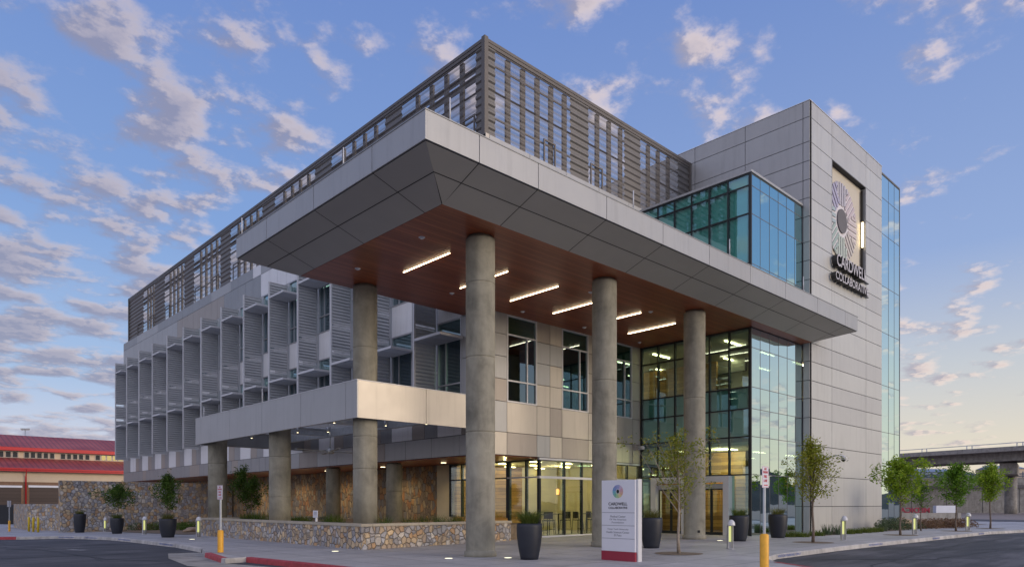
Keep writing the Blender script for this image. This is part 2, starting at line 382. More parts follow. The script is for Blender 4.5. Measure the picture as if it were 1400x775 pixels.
# ------------------------------------------------------------------ mesh builder
class MB:
    def __init__(s): s.v = []; s.f = []; s.m = []; s.sm = []
    def quad(s, pts, mi=0, smooth=False):
        b = len(s.v); s.v += [tuple(p) for p in pts]; s.f.append(tuple(range(b, b+len(pts)))); s.m.append(mi); s.sm.append(smooth)
    def box(s, x0, x1, y0, y1, z0, z1, mi=0):
        if x1 < x0: x0, x1 = x1, x0
        if y1 < y0: y0, y1 = y1, y0
        if z1 < z0: z0, z1 = z1, z0
        b = len(s.v)
        s.v += [(x0, y0, z0), (x1, y0, z0), (x1, y1, z0), (x0, y1, z0), (x0, y0, z1), (x1, y0, z1), (x1, y1, z1), (x0, y1, z1)]
        for q in ((0, 3, 2, 1), (4, 5, 6, 7), (0, 1, 5, 4), (1, 2, 6, 5), (2, 3, 7, 6), (3, 0, 4, 7)):
            s.f.append(tuple(b+i for i in q)); s.m.append(mi); s.sm.append(False)
    def obox(s, c, ax, ay, az, hx, hy, hz, mi=0):
        """box round centre c with unit axes"""
        b = len(s.v)
        for k in (-1, 1):
            for i, j in ((-1, -1), (1, -1), (1, 1), (-1, 1)):
                s.v.append(tuple(c+ax*(i*hx)+ay*(j*hy)+az*(k*hz)))
        for q in ((0, 3, 2, 1), (4, 5, 6, 7), (0, 1, 5, 4), (1, 2, 6, 5), (2, 3, 7, 6), (3, 0, 4, 7)):
            s.f.append(tuple(b+i for i in q)); s.m.append(mi); s.sm.append(False)
    def lathe(s, prof, n=24, c=(0, 0), mi=0, cap=True, smooth=True):
        b = len(s.v)
        for r, z in prof:
            for i in range(n):
                a = 2*math.pi*i/n; s.v.append((c[0]+r*math.cos(a), c[1]+r*math.sin(a), z))
        for k in range(len(prof)-1):
            for i in range(n):
                j = (i+1) % n
                s.f.append((b+k*n+i, b+k*n+j, b+(k+1)*n+j, b+(k+1)*n+i)); s.m.append(mi); s.sm.append(smooth)
        if cap:
            s.f.append(tuple(b+i for i in reversed(range(n)))); s.m.append(mi); s.sm.append(False)
            s.f.append(tuple(b+(len(prof)-1)*n+i for i in range(n))); s.m.append(mi); s.sm.append(False)
    def tube(s, pts, rad, n=6, mi=0):
        pts = [Vector(p) for p in pts]; b = len(s.v)
        if not hasattr(rad, '__len__'): rad = [rad]*len(pts)
        for k, p in enumerate(pts):
            d = (pts[min(k+1, len(pts)-1)]-pts[max(k-1, 0)]).normalized()
            a = d.orthogonal().normalized() if abs(d.z) > .95 else d.cross(Vector((0, 0, 1))).normalized()
            c = d.cross(a)
            for i in range(n):
                t = 2*math.pi*i/n; s.v.append(tuple(p+(a*math.cos(t)+c*math.sin(t))*rad[k]))
        for k in range(len(pts)-1):
            for i in range(n):
                j = (i+1) % n
                s.f.append((b+k*n+i, b+k*n+j, b+(k+1)*n+j, b+(k+1)*n+i)); s.m.append(mi); s.sm.append(True)
        s.f.append(tuple(b+i for i in reversed(range(n)))); s.m.append(mi); s.sm.append(False)
        s.f.append(tuple(b+(len(pts)-1)*n+i for i in range(n))); s.m.append(mi); s.sm.append(False)
    def build(s, name, mats, parent=None, loc=None, fix=False):
        if not isinstance(mats, (list, tuple)): mats = [mats]
        me = bpy.data.meshes.new(name); me.from_pydata(s.v, [], s.f)
        for m in mats: me.materials.append(m)
        me.polygons.foreach_set('material_index', s.m); me.polygons.foreach_set('use_smooth', s.sm)
        me.update()
        if fix:
            bm = bmesh.new(); bm.from_mesh(me); bmesh.ops.recalc_face_normals(bm, faces=bm.faces); bm.to_mesh(me); bm.free()
        o = bpy.data.objects.new(name, me); COL.objects.link(o)
        if parent is not None:
            o.parent = parent
            # vertices are in world space: undo the parent chain's offset
            if loc is None:
                off = Vector((0, 0, 0)); p = parent
                while p is not None: off += p.location; p = p.parent
                o.location = -off
        if loc is not None: o.location = loc
        return o
def tag(o, label=None, cat=None, group=None, kind=None):
    if label: o['label'] = label
    if cat: o['category'] = cat
    if group: o['group'] = group
    if kind: o['kind'] = kind
    return o
def thing(name, loc, label, cat, group=None, rz=0):
    o = bpy.data.objects.new(name, None); COL.objects.link(o); o.empty_display_size = .3
    o.location = loc; o.rotation_euler = (0, 0, rz)
    return tag(o, label, cat, group)
def localbuild(mb, name, mats, parent, fix=False):
    """vertices are local to the parent"""
    return mb.build(name, mats, parent, loc=(0, 0, 0), fix=fix)
def copy_tree(o, parent=None, loc=None):
    c = o.copy(); COL.objects.link(c); c.parent = parent
    if loc is not None: c.location = loc
    for ch in list(o.children): copy_tree(ch, c)
    return c
def bevel(o, wd=.01, seg=2):
    bm = bmesh.new(); bm.from_mesh(o.data)
    bmesh.ops.remove_doubles(bm, verts=bm.verts, dist=1e-5)
    bmesh.ops.bevel(bm, geom=[e for e in bm.edges if len(e.link_faces) == 2 and e.calc_face_angle(0) > .5], offset=wd, segments=seg, affect='EDGES', clamp_overlap=True)
    bm.to_mesh(o.data); bm.free(); return o
def text_mesh(txt, width=None, height=None, extrude=.004, bold=0., spacing=1.):
    c = bpy.data.curves.new('lettering', 'FONT'); c.body = txt; c.extrude = extrude; c.offset = bold; c.space_character = spacing
    c.align_x = 'CENTER'; c.align_y = 'CENTER'
    o = bpy.data.objects.new('lettering', c); COL.objects.link(o)
    dg = bpy.context.evaluated_depsgraph_get(); dg.update()
    me = bpy.data.meshes.new_from_object(o.evaluated_get(dg)); bpy.data.objects.remove(o)
    xs = [v.co.x for v in me.vertices]; ys = [v.co.y for v in me.vertices]
    w0, h0 = max(xs)-min(xs), max(ys)-min(ys); cx, cy = (max(xs)+min(xs))/2, (max(ys)+min(ys))/2
    sx = (width/w0) if width else None; sy = (height/h0) if height else None
    sx = sx or sy; sy = sy or sx
    for v in me.vertices: v.co.x = (v.co.x-cx)*sx; v.co.y = (v.co.y-cy)*sy
    return me
def text_obj(txt, name, mat, centre, xdir, width=None, height=None, extrude=.004, bold=0., parent=None, side=None, up=(0, 0, 1)):
    me = text_mesh(txt, width, height, extrude, bold); me.name = name
    x = Vector(xdir).normalized(); z = Vector(up); n = x.cross(z)   # n: letter front (towards +n)
    M = Matrix((x, z, n)).transposed().to_4x4(); M.translation = Vector(centre)
    me.transform(M)
    me.materials.append(mat)
    if side:
        me.materials.append(side)
        for p in me.polygons: p.material_index = 0 if p.normal.dot(n) > .7 else 1
    o = bpy.data.objects.new(name, me); COL.objects.link(o)
    if parent is not None:
        o.parent = parent; off = Vector((0, 0, 0)); p = parent
        while p is not None: off += p.location; p = p.parent
        o.location = -off
    return o

# ================================================================== GROUND
def sheet(name, poly, off, mat, thick=0., breaks=True, parent=None):
    """flat polygon laid on the paving height field, with a downstand at its edge"""
    bm = bmesh.new(); vs = [bm.verts.new((x, y, 0)) for x, y in poly]; bm.faces.new(vs)
    if breaks:
        for co, no in (((14, 0, 0), (1, 0, 0)), ((26, 0, 0), (1, 0, 0)), ((0, 38, 0), (0, 1, 0)), ((0, 63, 0), (0, 1, 0))):
            bmesh.ops.bisect_plane(bm, geom=bm.verts[:]+bm.edges[:]+bm.faces[:], plane_co=co, plane_no=no)
    bmesh.ops.triangulate(bm, faces=bm.faces[:])
    for v in bm.verts: v.co.z = gz(v.co.x, v.co.y)+off
    bmesh.ops.recalc_face_normals(bm, faces=bm.faces)
    if sum(f.normal.z for f in bm.faces) < 0: bmesh.ops.reverse_faces(bm, faces=bm.faces)
    if thick:
        ed = [e for e in bm.edges if len(e.link_faces) == 1]
        r = bmesh.ops.extrude_edge_only(bm, edges=ed)
        for v in r['geom']:
            if isinstance(v, bmesh.types.BMVert): v.co.z -= thick
        bmesh.ops.recalc_face_normals(bm, faces=bm.faces)
    me = bpy.data.meshes.new(name); bm.to_mesh(me); bm.free(); me.materials.append(mat)
    o = bpy.data.objects.new(name, me); COL.objects.link(o)
    if parent is None: tag(o, kind='structure')
    return o
mb = MB(); mb.quad([(-3000, -3000, -.75), (3000, -3000, -.75), (3000, 3000, -.75), (-3000, 3000, -.75)])
tag(mb.build('ground', GRAVEL), kind='structure')
sheet('road', [(-90, -90), (87, -90), (87, 118), (-90, 118)], -.15, ASPH)
mb = MB(); mb.quad([(87, -120, -.14), (175, -120, -.14), (175, 150, -.14), (87, 150, -.14)])
tag(mb.build('gravel_verge', GRAVEL), kind='structure')
PLZ = [(9.6, -5), (16.0, -5), (16.2, 5), (17.5, 7.66), (18.2, 8.8), (19.06, 9.5), (20.5, 9.88), (30, 9.72), (44.6, 9.47), (48.35, 8.75), (51.5, 7.3),
       (54, 4.5), (55, 0), (55, -20), (70, -20), (70, 95), (8, 95), (7.2, 62), (5.9, 55), (5.1, 50), (5.3, 46.8), (6.4, 44.9), (8.1, 43.9), (8.6, 42),
       (9.3, 36), (9.5, 29.6), (9.2, 25.9), (8.48, 23.55), (8.0, 20.65), (8.65, 20.7), (9.12, 15.6)]
sheet('plaza_paving', PLZ, 0, PAVE, .4)
def kerb(name, pts, mat, wd=.16, lift=.004, drop=.145):
    """kerb stone: top strip plus outer face; the paving lies to the left of the path"""
    m = MB(); P_ = [Vector((x, y, 0)) for x, y in pts]; ofs = []
    for i, p in enumerate(P_):
        d = (P_[min(i+1, len(P_)-1)]-P_[max(i-1, 0)]).normalized(); ofs.append(Vector((-d.y, d.x, 0)))
    for i in range(len(P_)-1):
        a, b = P_[i], P_[i+1]; na, nb = ofs[i], ofs[i+1]
        n = max(1, int((b-a).length/2))
        for k in range(n):
            q0, q1 = a.lerp(b, k/n), a.lerp(b, (k+1)/n); m0, m1 = na.lerp(nb, k/n), na.lerp(nb, (k+1)/n)
            def pt(q, nn, o, z): r = q+nn*o; return (r.x, r.y, gz(q.x, q.y)+z)
            m.quad([pt(q0, m0, wd, lift), pt(q0, m0, .0, lift), pt(q1, m1, .0, lift), pt(q1, m1, wd, lift)])
            m.quad([pt(q0, m0, 0, lift), pt(q0, m0, -.02, lift-.02), pt(q1, m1, -.02, lift-.02), pt(q1, m1, 0, lift)])
            m.quad([pt(q0, m0, -.02, lift-.02), pt(q0, m0, -.035, -drop), pt(q1, m1, -.035, -drop), pt(q1, m1, -.02, lift-.02)])
    o = m.build(name, mat); tag(o, kind='structure'); return o
kerb('kerb', [(18.2, 8.8), (19.06, 9.5), (20.5, 9.88), (30, 9.72), (44.6, 9.47), (48.35, 8.75), (51.5, 7.3), (54, 4.5), (55, 0)], KERB)
kerb('kerb', [(7.2, 62), (5.9, 55), (5.1, 50)], KERB)
kerb('red_kerb', [(5.1, 50), (5.3, 46.8), (6.4, 44.9)], RED, drop=.149)
kerb('kerb', [(6.4, 44.9), (8.1, 43.9), (8.6, 42), (9.3, 36), (9.5, 29.6), (9.2, 25.9)], KERB)
kerb('red_kerb', [(9.0, 25.2), (8.48, 23.55), (8.0, 20.9)][1:], RED, drop=.149)
kerb('kerb', [(8.0, 20.9), (8.0, 20.65), (8.65, 20.7)], KERB)
kerb('red_kerb', [(8.65, 20.7), (9.12, 15.6), (9.3, 11), (9.6, 2)], RED, drop=.149)
kerb('red_kerb', [(16.0, -5), (16.2, 5), (17.5, 7.66), (18.1, 8.65)], RED, drop=.149)
def gutter(pts, wd):
    m = MB(); P_ = [Vector((x, y, 0)) for x, y in pts]
    of = []
    for i in range(len(P_)):
        d = (P_[min(i+1, len(P_)-1)]-P_[max(i-1, 0)]).normalized(); of.append(Vector((d.y, -d.x, 0))*wd)
    for i in range(len(P_)-1):
        n = max(1, int((P_[i+1]-P_[i]).length/2))
        for k in range(n):
            q0, q1 = P_[i].lerp(P_[i+1], k/n), P_[i].lerp(P_[i+1], (k+1)/n); o0, o1 = of[i].lerp(of[i+1], k/n), of[i].lerp(of[i+1], (k+1)/n)
            z0, z1 = gz(q0.x, q0.y)-.143, gz(q1.x, q1.y)-.143
            m.quad([(q0.x, q0.y, z0), (q0.x+o0.x, q0.y+o0.y, z0), (q1.x+o1.x, q1.y+o1.y, z1), (q1.x, q1.y, z1)])
    return tag(m.build('gutter', CONC_W, fix=True), kind='structure')
gutter([(9.2, 25.9), (8.48, 23.55), (8.0, 20.65), (9.12, 15.6), (9.6, 2)], 1.1)
# pale sidewalk behind the far tip, faded arrow, worn stripes on the road
sheet('sidewalk', [(-20, 84), (7, 62), (7.1, 75), (-20, 110)], -.12, KERB, .03)
def stripe(u0, v0, u1, v1, wd, mat=WHITE, name='road_marking'):
    a, b = hitG(u0, v0, -.144), hitG(u1, v1, -.144); d = (b-a).normalized(); n = Vector((-d.y, d.x, 0))*wd/2
    m = MB(); m.quad([a-n, b-n, b+n, a+n]); return tag(m.build(name, mat, fix=True), kind='structure')
PAINT = plain('faded_road_paint', (.22, .22, .23), .8, 0, .45, 5)
TAR = plain('tar_patch', (.022, .022, .024), .7, 0, .2, 3)
stripe(92, 750.5, 117, 751.5, .35, PAINT); stripe(50, 749.5, 108, 748.2, .12, PAINT)
stripe(8, 750.8, 44, 749.8, .5, TAR, 'tar_patch'); stripe(110, 744.3, 158, 743.2, .35, TAR, 'tar_patch')
random.seed(11)
def seal(pts, wd):
    m = MB(); P_ = [Vector((x, y, 0)) for x, y in pts]; fine = []
    for a, b in zip(P_[:-1], P_[1:]):
        n = max(2, int((b-a).length/.5))
        for k in range(n): fine.append(a.lerp(b, k/n)+Vector((random.uniform(-.09, .09), random.uniform(-.09, .09), 0)))
    for a, b in zip(fine[:-1], fine[1:]):
        d = (b-a).normalized(); n = Vector((-d.y, d.x, 0))*wd/2*random.uniform(.6, 1.3)
        m.quad([(a.x-n.x, a.y-n.y, gz(a.x, a.y)-.1445), (b.x-n.x, b.y-n.y, gz(b.x, b.y)-.1445), (b.x+n.x, b.y+n.y, gz(b.x, b.y)-.1445), (a.x+n.x, a.y+n.y, gz(a.x, a.y)-.1445)])
    tag(m.build('crack_seal', TAR, fix=True), kind='structure')
seal([(21, 9.2), (23.5, 6.4), (30, 5.8), (38, 4.2), (52, 3)], .09); seal([(27, 9.3), (28.5, 7), (34, 4.0)], .08); seal([(20, 7), (33, 7.9), (45, 7.6)], .07)
seal([(7.4, 22), (5.8, 25), (5.4, 31), (3.6, 38)], .10); seal([(8.7, 34), (6, 34.6), (2, 33)], .08); seal([(7.6, 27), (3, 27.6)], .09); seal([(7, 42), (4.5, 38), (6.5, 30)], .07)
random.seed(5)
# kerb stencils
def stencil(a, b, facenormal_out, hgt, wdt=None):
    a, b = Vector(a), Vector(b); c = (a+b)/2; d = (b-a).normalized()
    o = text_obj('VISITOR PARKING ONLY', 'kerb_stencil', BLUEP, c, d, width=(b-a).length, height=hgt, extrude=.001, bold=0)
    return tag(o, kind='structure')
for u, v, u2, v2 in ((1064, 763.2, 1104, 758.2), (1183.5, 749.4, 1210.5, 745.9), (1267, 741.3, 1284, 739.3), (1327, 734.6, 1341, 732.9)):
    a, b = hitY(u, v, 9.83), hitY(u2, v2, 9.6)
    ya = 9.88-(a.x-20.5)*.0169-.045; yb = 9.88-(b.x-20.5)*.0169-.045
    stencil((a.x, ya, gz(a.x, ya)-.062), (b.x, yb, gz(b.x, yb)-.062), None, .075)
for u0, u1 in ((87, 96), (121, 131), (165, 177), (221, 236)):
    # on the top of the left kerb, read from the road
    pa, pb = hitG(u0, 731.5+(u0-87)*.072, 0), hitG(u1, 731.5+(u1-87)*.072, 0)
    def onk(u):
        best = None
        path = [(8.1, 43.9), (8.6, 42), (9.3, 36), (9.5, 29.6), (9.2, 25.9)]
        for i in range(4):
            for k in range(60):
                x = path[i][0]+(path[i+1][0]-path[i][0])*k/60; y = path[i][1]+(path[i+1][1]-path[i][1])*k/60
                p = Vector((x, y, EYE))-CAM; uu = U0+FPX*p.dot(RGT)/p.dot(FWD)
                if best is None or abs(uu-u) < best[0]: best = (abs(uu-u), x, y)
        return Vector((best[1], best[2], gz(best[1], best[2])))
    a, b = onk(u0), onk(u1); d = (b-a).normalized(); n = Vector((d.y, -d.x, 0))
    me_c = (a+b)/2+Vector((0, 0, -.06))-n*-.034
    o = text_obj('VISITOR PARKING ONLY', 'kerb_stencil', BLUEP, (a+b)/2-n*0+Vector((-.036, 0, -.062)), d, width=max((b-a).length*.55, 1.6), height=.06, extrude=.001, bold=0)
    tag(o, kind='structure')

# ================================================================== MEDICAL BUILDING
XW, YF, XG, YG, XT, YT = 19.25, 21.85, 30.06, 15.67, 35.53, 15.31
B = thing('medical_building', (XW, YF, 0), 'grey metal panelled medical building with deep wood lined entrance canopy, glass corner and white tower', 'building')
PM = [PANEL_A, PANEL_B, PANEL_W, PANEL_T, PANEL_C, PANEL_TW, JOINT, PANEL_TV]
def cell(m, plane, c, a0, a1, z0, z1, mi, g=.012, th=.05, back=.16, s=1):
    """one cladding panel with its dark backing; s=+1: the building lies on the + side of the plane"""
    f0, f1, b0, b1 = c, c+s*th, c+s*(th+.004), c+s*(th+back)
    if plane == 'X':
        m.box(f0, f1, a0+g, a1-g, z0+g, z1-g, mi); m.box(b0, b1, a0, a1, z0, z1, 6)
    else:
        m.box(a0+g, a1-g, f0, f1, z0+g, z1-g, mi); m.box(a0, a1, b0, b1, z0, z1, 6)
def rc(seq): return random.choice(seq)

# ---- west facade
PITCH, F0 = 3.66, 25.2
FIN = [F0+PITCH*k for k in range(14)]
YE = 75.0
m = MB()
ys = [YF+.004]
def fill_row(z0, z1, y0, y1, seq, wmin, wmax):
    y = y0
    while y < y1-.01:
        n = min(y1, y+random.uniform(wmin, wmax))
        if y1-n < wmin*.6: n = y1
        cell(m, 'X', XW, y, n, z0, z1, rc(seq)); y = n
fill_row(3.70, 4.60, YF+.01, 41, (0, 0, 0, 3), .8, 2.3); fill_row(3.70, 4.60, 41, YE, (1, 1, 3), .8, 1.3)
wins = []
prev = YF+.01
for k, F in enumerate(FIN):
    a, b = F-1.75, F-.04
    # between windows
    gaps = [(prev, a)]
    for y0, y1 in gaps:
        w_ = y1-y0; nsp = 2 if w_ > 1.2 else 1
        for i in range(nsp):
            p0, p1 = y0+w_*i/nsp, y0+w_*(i+1)/nsp
            cell(m, 'X', XW, p0, p1, 4.60, 5.95, 1 if i == 0 else 3)
        cell(m, 'X', XW, y0, y1, 5.95, 7.9, 0); cell(m, 'X', XW, y0, y1, 7.9, 9.72, 0)
        cell(m, 'X', XW, y0, y1, 9.72, 11.2, 0); cell(m, 'X', XW, y0, y1, 11.2, 13, 0); cell(m, 'X', XW, y0, y1, 13, 14.95, 0)
    cell(m, 'X', XW, a, b, 4.60, 5.95, 2); cell(m, 'X', XW, a, b, 9.72, 11.2, 2)
    wins += [(a, b, 5.95, 9.72), (a, b, 11.2, 14.95)]
    prev = b
for z0, z1 in ((4.6, 5.95), (5.95, 9.72), (9.72, 11.2), (11.2, 14.95)): cell(m, 'X', XW, prev, YE, z0, z1, 1)
y = YF+.01; tone = 0
while y < YE-.01:
    n = min(YE, y+1.22)
    if random.random() < .16: tone = rc((0, 1, 2, 0, 3))
    cell(m, 'X', XW, y, n, 14.95, 16.40, tone); y = n
y = YF+.01
while y < YE-.01:
    n = min(YE, y+rc((1.22, 2.44, 3.66)))
    cell(m, 'X', XW, y, n, 16.40, 17.10, rc((0, 0, 1, 2))); y = n
m.build('west_wall', PM, B)
# ---- front facade under the canopy
m = MB()
XS = [XW, 20.47, 22.31, 23.16, 23.97, 25.86, 26.7, 27.50, 29.36, XG-.02]
ZS = [3.70, 4.68, 5.99, 6.95, 7.91, 8.86, 9.80]
tones = {}
for i in range(len(XS)-1):
    for j in range(len(ZS)-1):
        if i in (1, 4, 7) and j >= 2: continue
        if i in (1, 4, 7): tn = rc((4, 4, 3, 4))
        else: tn = rc((4, 4, 0, 4, 3))
        cell(m, 'Y', YF, XS[i]+(.21 if i == 0 else 0), XS[i+1], ZS[j], ZS[j+1], tn)
for z0, z1 in ((9.80, 11.2), (11.2, 13), (13, 14.95), (14.95, 16.4), (16.4, 17.1)):
    x = XW+.21
    while x < XT-.1:
        n = min(XT-.02, x+2.4); cell(m, 'Y', YF, x, n, z0, z1, 0); x = n
m.box(XW, XW+.2, YF-.003, YF+.2, 3.7, 17.1, 4)
m.build('front_wall', PM, B)
# ---- windows
def window(plane, c, a0, a1, z0, z1, mull_from_low, frame_mat):
    """frame is the part; its panes and the pale blinds behind are sub-parts"""
    fm, gm = MB(), MB(); t = .065; d0, d1 = c-.012, c+.12
    def bx(a, b_, z, z_, e0=0, m_=fm):
        if plane == 'X': m_.box(d0+e0, d1, a, b_, z, z_)
        else: m_.box(a, b_, d0+e0, d1, z, z_)
    bx(a0, a0+t, z0, z1); bx(a1-t, a1, z0, z1); bx(a0+t, a1-t, z0, z0+t); bx(a0+t, a1-t, z1-t, z1)
    zt, zb = z1-.84, z0+.93
    bx(a0+t, a1-t, zt-.03, zt+.03, .01); bx(a0+t, a1-t, zb-.03, zb+.03, .01)
    am = a0+(a1-a0)*mull_from_low; bx(am-.028, am+.028, z0+t, zt-.03, .02)
    f_ = fm.build('window', frame_mat, B)
    if plane == 'X':
        gm.quad([(c+.06, a0+t, z0+t), (c+.06, a0+t, zt-.03), (c+.06, a1-t, zt-.03), (c+.06, a1-t, z0+t)])
        g2 = MB(); g2.quad([(c+.06, a0+t, zt), (c+.06, a0+t, z1-t), (c+.06, a1-t, z1-t), (c+.06, a1-t, zt)])
    else:
        gm.quad([(a0+t, c+.06, z0+t), (a1-t, c+.06, z0+t), (a1-t, c+.06, zt-.03), (a0+t, c+.06, zt-.03)])
        g2 = MB(); g2.quad([(a0+t, c+.06, zt), (a1-t, c+.06, zt), (a1-t, c+.06, z1-t), (a0+t, c+.06, z1-t)])
    gm.build('pane', GL_WIN, f_); g2.build('top_pane', GL_CW if plane == 'X' else GL_WIN, f_)
    if plane == 'Y':
        g3 = MB(); g3.quad([(a0+t, c+.1, zt), (a1-t, c+.1, zt), (a1-t, c+.1, z1-t), (a0+t, c+.1, z1-t)]); g3.build('green_back_panel', SPAN_G, f_)
    return f_
for a, b, z0, z1 in wins: window('X', XW, a, b, z0, z1, .66, ALU)
for a, b in ((20.47, 22.31), (23.97, 25.86), (27.50, 29.36)): window('Y', YF, a, b, 5.99, 9.745, .68, ALU_L)
# ---- interior: floors, rooms behind the glass, roof
m = MB()
m.box(19.5, 45.6, 22.1, 74.9, 3.74, 5.2, 0); m.box(19.5, 30.0, 22.1, 74.9, 9.85, 10.9, 0); m.box(19.5, 45.6, 22.1, 74.9, 15.1, 16.95, 0)
m.box(23.6, 23.8, 27.0, 74.9, 5.2, 15.1, 1); m.box(19.5, 29.9, 27.0, 27.2, 5.2, 9.85, 1); m.box(19.4, 45.6, 74.95, 75.1, -.6, 17.05, 1)
m.box(26.2, 26.35, 22.1, 27, 5.2, 9.85, 1)
m.build('floor_slab', [INTG, INTG], B)
m = MB(); m.box(19.3, 35.4, 22.0, 75, 16.96, 17.04); m.box(35.6, 45.6, 15.6, 40, 21.9, 22.0); m.build('roof', PANEL_B, B)
# office ceiling lamps seen through the upper panes
lm = MB()
for F in FIN[:9]:
    for zc in (9.78, 15.03):
        for xx in (20.4, 21.3): lm.box(xx, xx+.06, F-1.6, F-.4, zc-.03, zc)
lm.build('office_ceiling_lamps', emis('office_lamp_glow', (.8, .95, .9), 1.0), B)
# ---- sun fins with light shelves
def make_fin(F):
    fr, sl, sh = MB(), MB(), MB()
    z0, z1 = 5.72, 14.75
    fr.box(17.96, 18.04, F-.055, F+.055, z0, z1, 0); fr.box(19.10, 19.17, F-.04, F+.04, z0, z1, 1)
    fr.box(18.04, 19.10, F-.04, F+.04, z1-.06, z1, 1); fr.box(18.04, 19.10, F-.04, F+.04, z0, z0+.06, 0)
    for zc in (9.42, 9.56, 10.78, 10.92): fr.box(18.04, 19.10, F-.04, F+.04, zc-.025, zc+.025, 0)
    for zc in (7.5, 12.4): fr.box(19.17, 19.25, F-.05, F+.05, zc-.06, zc+.06, 0)
    for za, zb in ((z0+.06, 9.39), (9.59, 10.75), (10.95, z1-.06)):
        n = int((zb-za)/.158); st = (zb-za)/n
        for i in range(n):
            z = za+st*(i+.5)
            a_, b_ = z-.046, z+.046
            sl.quad([(18.04, F-.03, a_), (19.10, F-.03, a_), (19.10, F-.03, b_), (18.04, F-.03, b_)])
            sl.quad([(18.04, F-.005, b_-.01), (18.04, F-.03, b_), (19.10, F-.03, b_), (19.10, F-.005, b_-.01)])
            sl.quad([(18.04, F-.03, a_), (18.04, F+.075, a_-.075), (19.10, F+.075, a_-.075), (19.10, F-.03, a_)])
    f_ = fr.build('sun_fin', [ALU_L, ALU], B); sl.build('louvre_blades', LOUV, f_)
    for zs in (8.74, 13.74):
        s_ = MB(); ya, yb = F-1.90, F-.06; t = .11
        s_.box(17.97, 18.03, ya, yb, zs, zs+t, 0); s_.box(19.17, 19.23, ya, yb, zs, zs+t, 0)
        s_.box(18.03, 19.17, ya, ya+.05, zs, zs+t, 0); s_.box(18.03, 19.17, yb-.05, yb, zs, zs+t, 0)
        x = 18.09
        while x < 19.14:
            s_.box(x, x+.028, ya+.05, yb-.05, zs+.012, zs+.095, 1); x += .095
        s_.box(18.03, 19.17, (ya+yb)/2-.02, (ya+yb)/2+.02, zs+.004, zs+.02, 1)
        s_.build('light_shelf', [ALU_L, LOUV], f_)
    return f_
fin0 = make_fin(FIN[0])
for F in FIN[1:]:
    c = copy_tree(fin0, B, fin0.location+Vector((0, F-FIN[0], 0)))
# ---- ground floor of the west side: brown soffit, rubble wall, storefront
m = MB(); m.box(19.40, 22.9, YF+.18, 75, 3.66, 3.73); m.build('overhang_soffit', WSOF, B)
m = MB(); m.box(22.80, 23.4, 28.42, 56.9, -.6, 3.655); m.box(22.8, 23.4, 56.9, 75, -.6, 3.655); m.build('rubble_wall', STONE_W, B)
for i, (x, y) in enumerate(((21.2, 27.2), (21.2, 32.6), (21.2, 38.8), (21.2, 45), (21.2, 51))):
    t = thing('overhang_lamp', (x, y, 3.66), 'small round glowing lamp in the brown overhang soffit, '+['nearest the storefront', 'second from the storefront', 'third from the storefront', 'fourth from the storefront', 'farthest from the storefront'][i], 'ceiling lamp', 'lamps in the overhang soffit')
    m = MB(); m.lathe([(.16, -.03), (.16, -.002)], 18); localbuild(m, 'lamp_rim', ALU, t)
    m = MB(); m.lathe([(.13, -.045), (.13, -.0305)], 18); localbuild(m, 'lamp_lens', LAMP_D, t)
    ld = bpy.data.lights.new('overhang_lamp_light', 'SPOT'); ld.energy = 85; ld.color = (1, .72, .38); ld.spot_size = R(150); ld.spot_blend = .6; ld.shadow_soft_size = .12
    lo = bpy.data.objects.new('overhang_lamp_light', ld); COL.objects.link(lo); lo.parent = t; lo.location = (0, 0, -.08)
# ---- columns
def column(x, y, r, z1, grooves, plinth=True, name='column', z0=None):
    zb = gz(x, y)-.02 if z0 is None else z0; pr = []
    if plinth: pr += [(r+.045, zb), (r+.045, zb+.17), (r+.03, zb+.185), (r, zb+.185), (r, zb+.23)]
    else: pr += [(r, zb)]
    for g in sorted(grooves): pr += [(r, g-.05), (r, g-.018), (r-.018, g-.01), (r-.018, g+.01), (r, g+.018), (r, g+.05)]
    pr += [(r, z1-.13), (r, z1-.09), (r-.05, z1-.09), (r-.05, z1)]
    m = MB(); m.lathe(pr, 40, (x, y))
    for i in range(len(m.sm)): m.sm[i] = m.sm[i]
    o = m.build(name, CONC, B); return o
col1 = column(14.02, 16.16, .45, 9.76, (3.78, 6.05, 8.3))
column(19.95, 16.1, .45, 9.76, (3.78, 6.05)); column(25.99, 16.1, .45, 9.76, (3.78, 6.05))
column(14.0, 22.72, .45, 9.76, (2.9, 4.1, 7.4), False, z0=.5)
column(14.0, 29.87, .47, 5.5, (3.7, 1.9), False, z0=.5); column(14.0, 37.19, .47, 5.5, (3.7,), False, z0=.3)
for yy in (23.0, 29.5, 35.6, 41.9): column(19.85, yy, .40, 3.68, (2.2,), False, z0=.3)
# round clean-out covers near two column feet
m = MB()
for x, y in ((19.95, 16.1), (25.99, 16.1)):
    d = Vector((-x, -y, 0)).normalized(); d = (d+Vector((-.42*d.y, .42*d.x, 0))*1).normalized()
    c = Vector((x, y, gz(x, y)+.33))+d*.452; s_ = Vector((-d.y, d.x, 0))
    m.obox(c, d, s_, Vector((0, 0, 1)), .006, .055, .055)
m.build('drain_cover', BLACK, B)

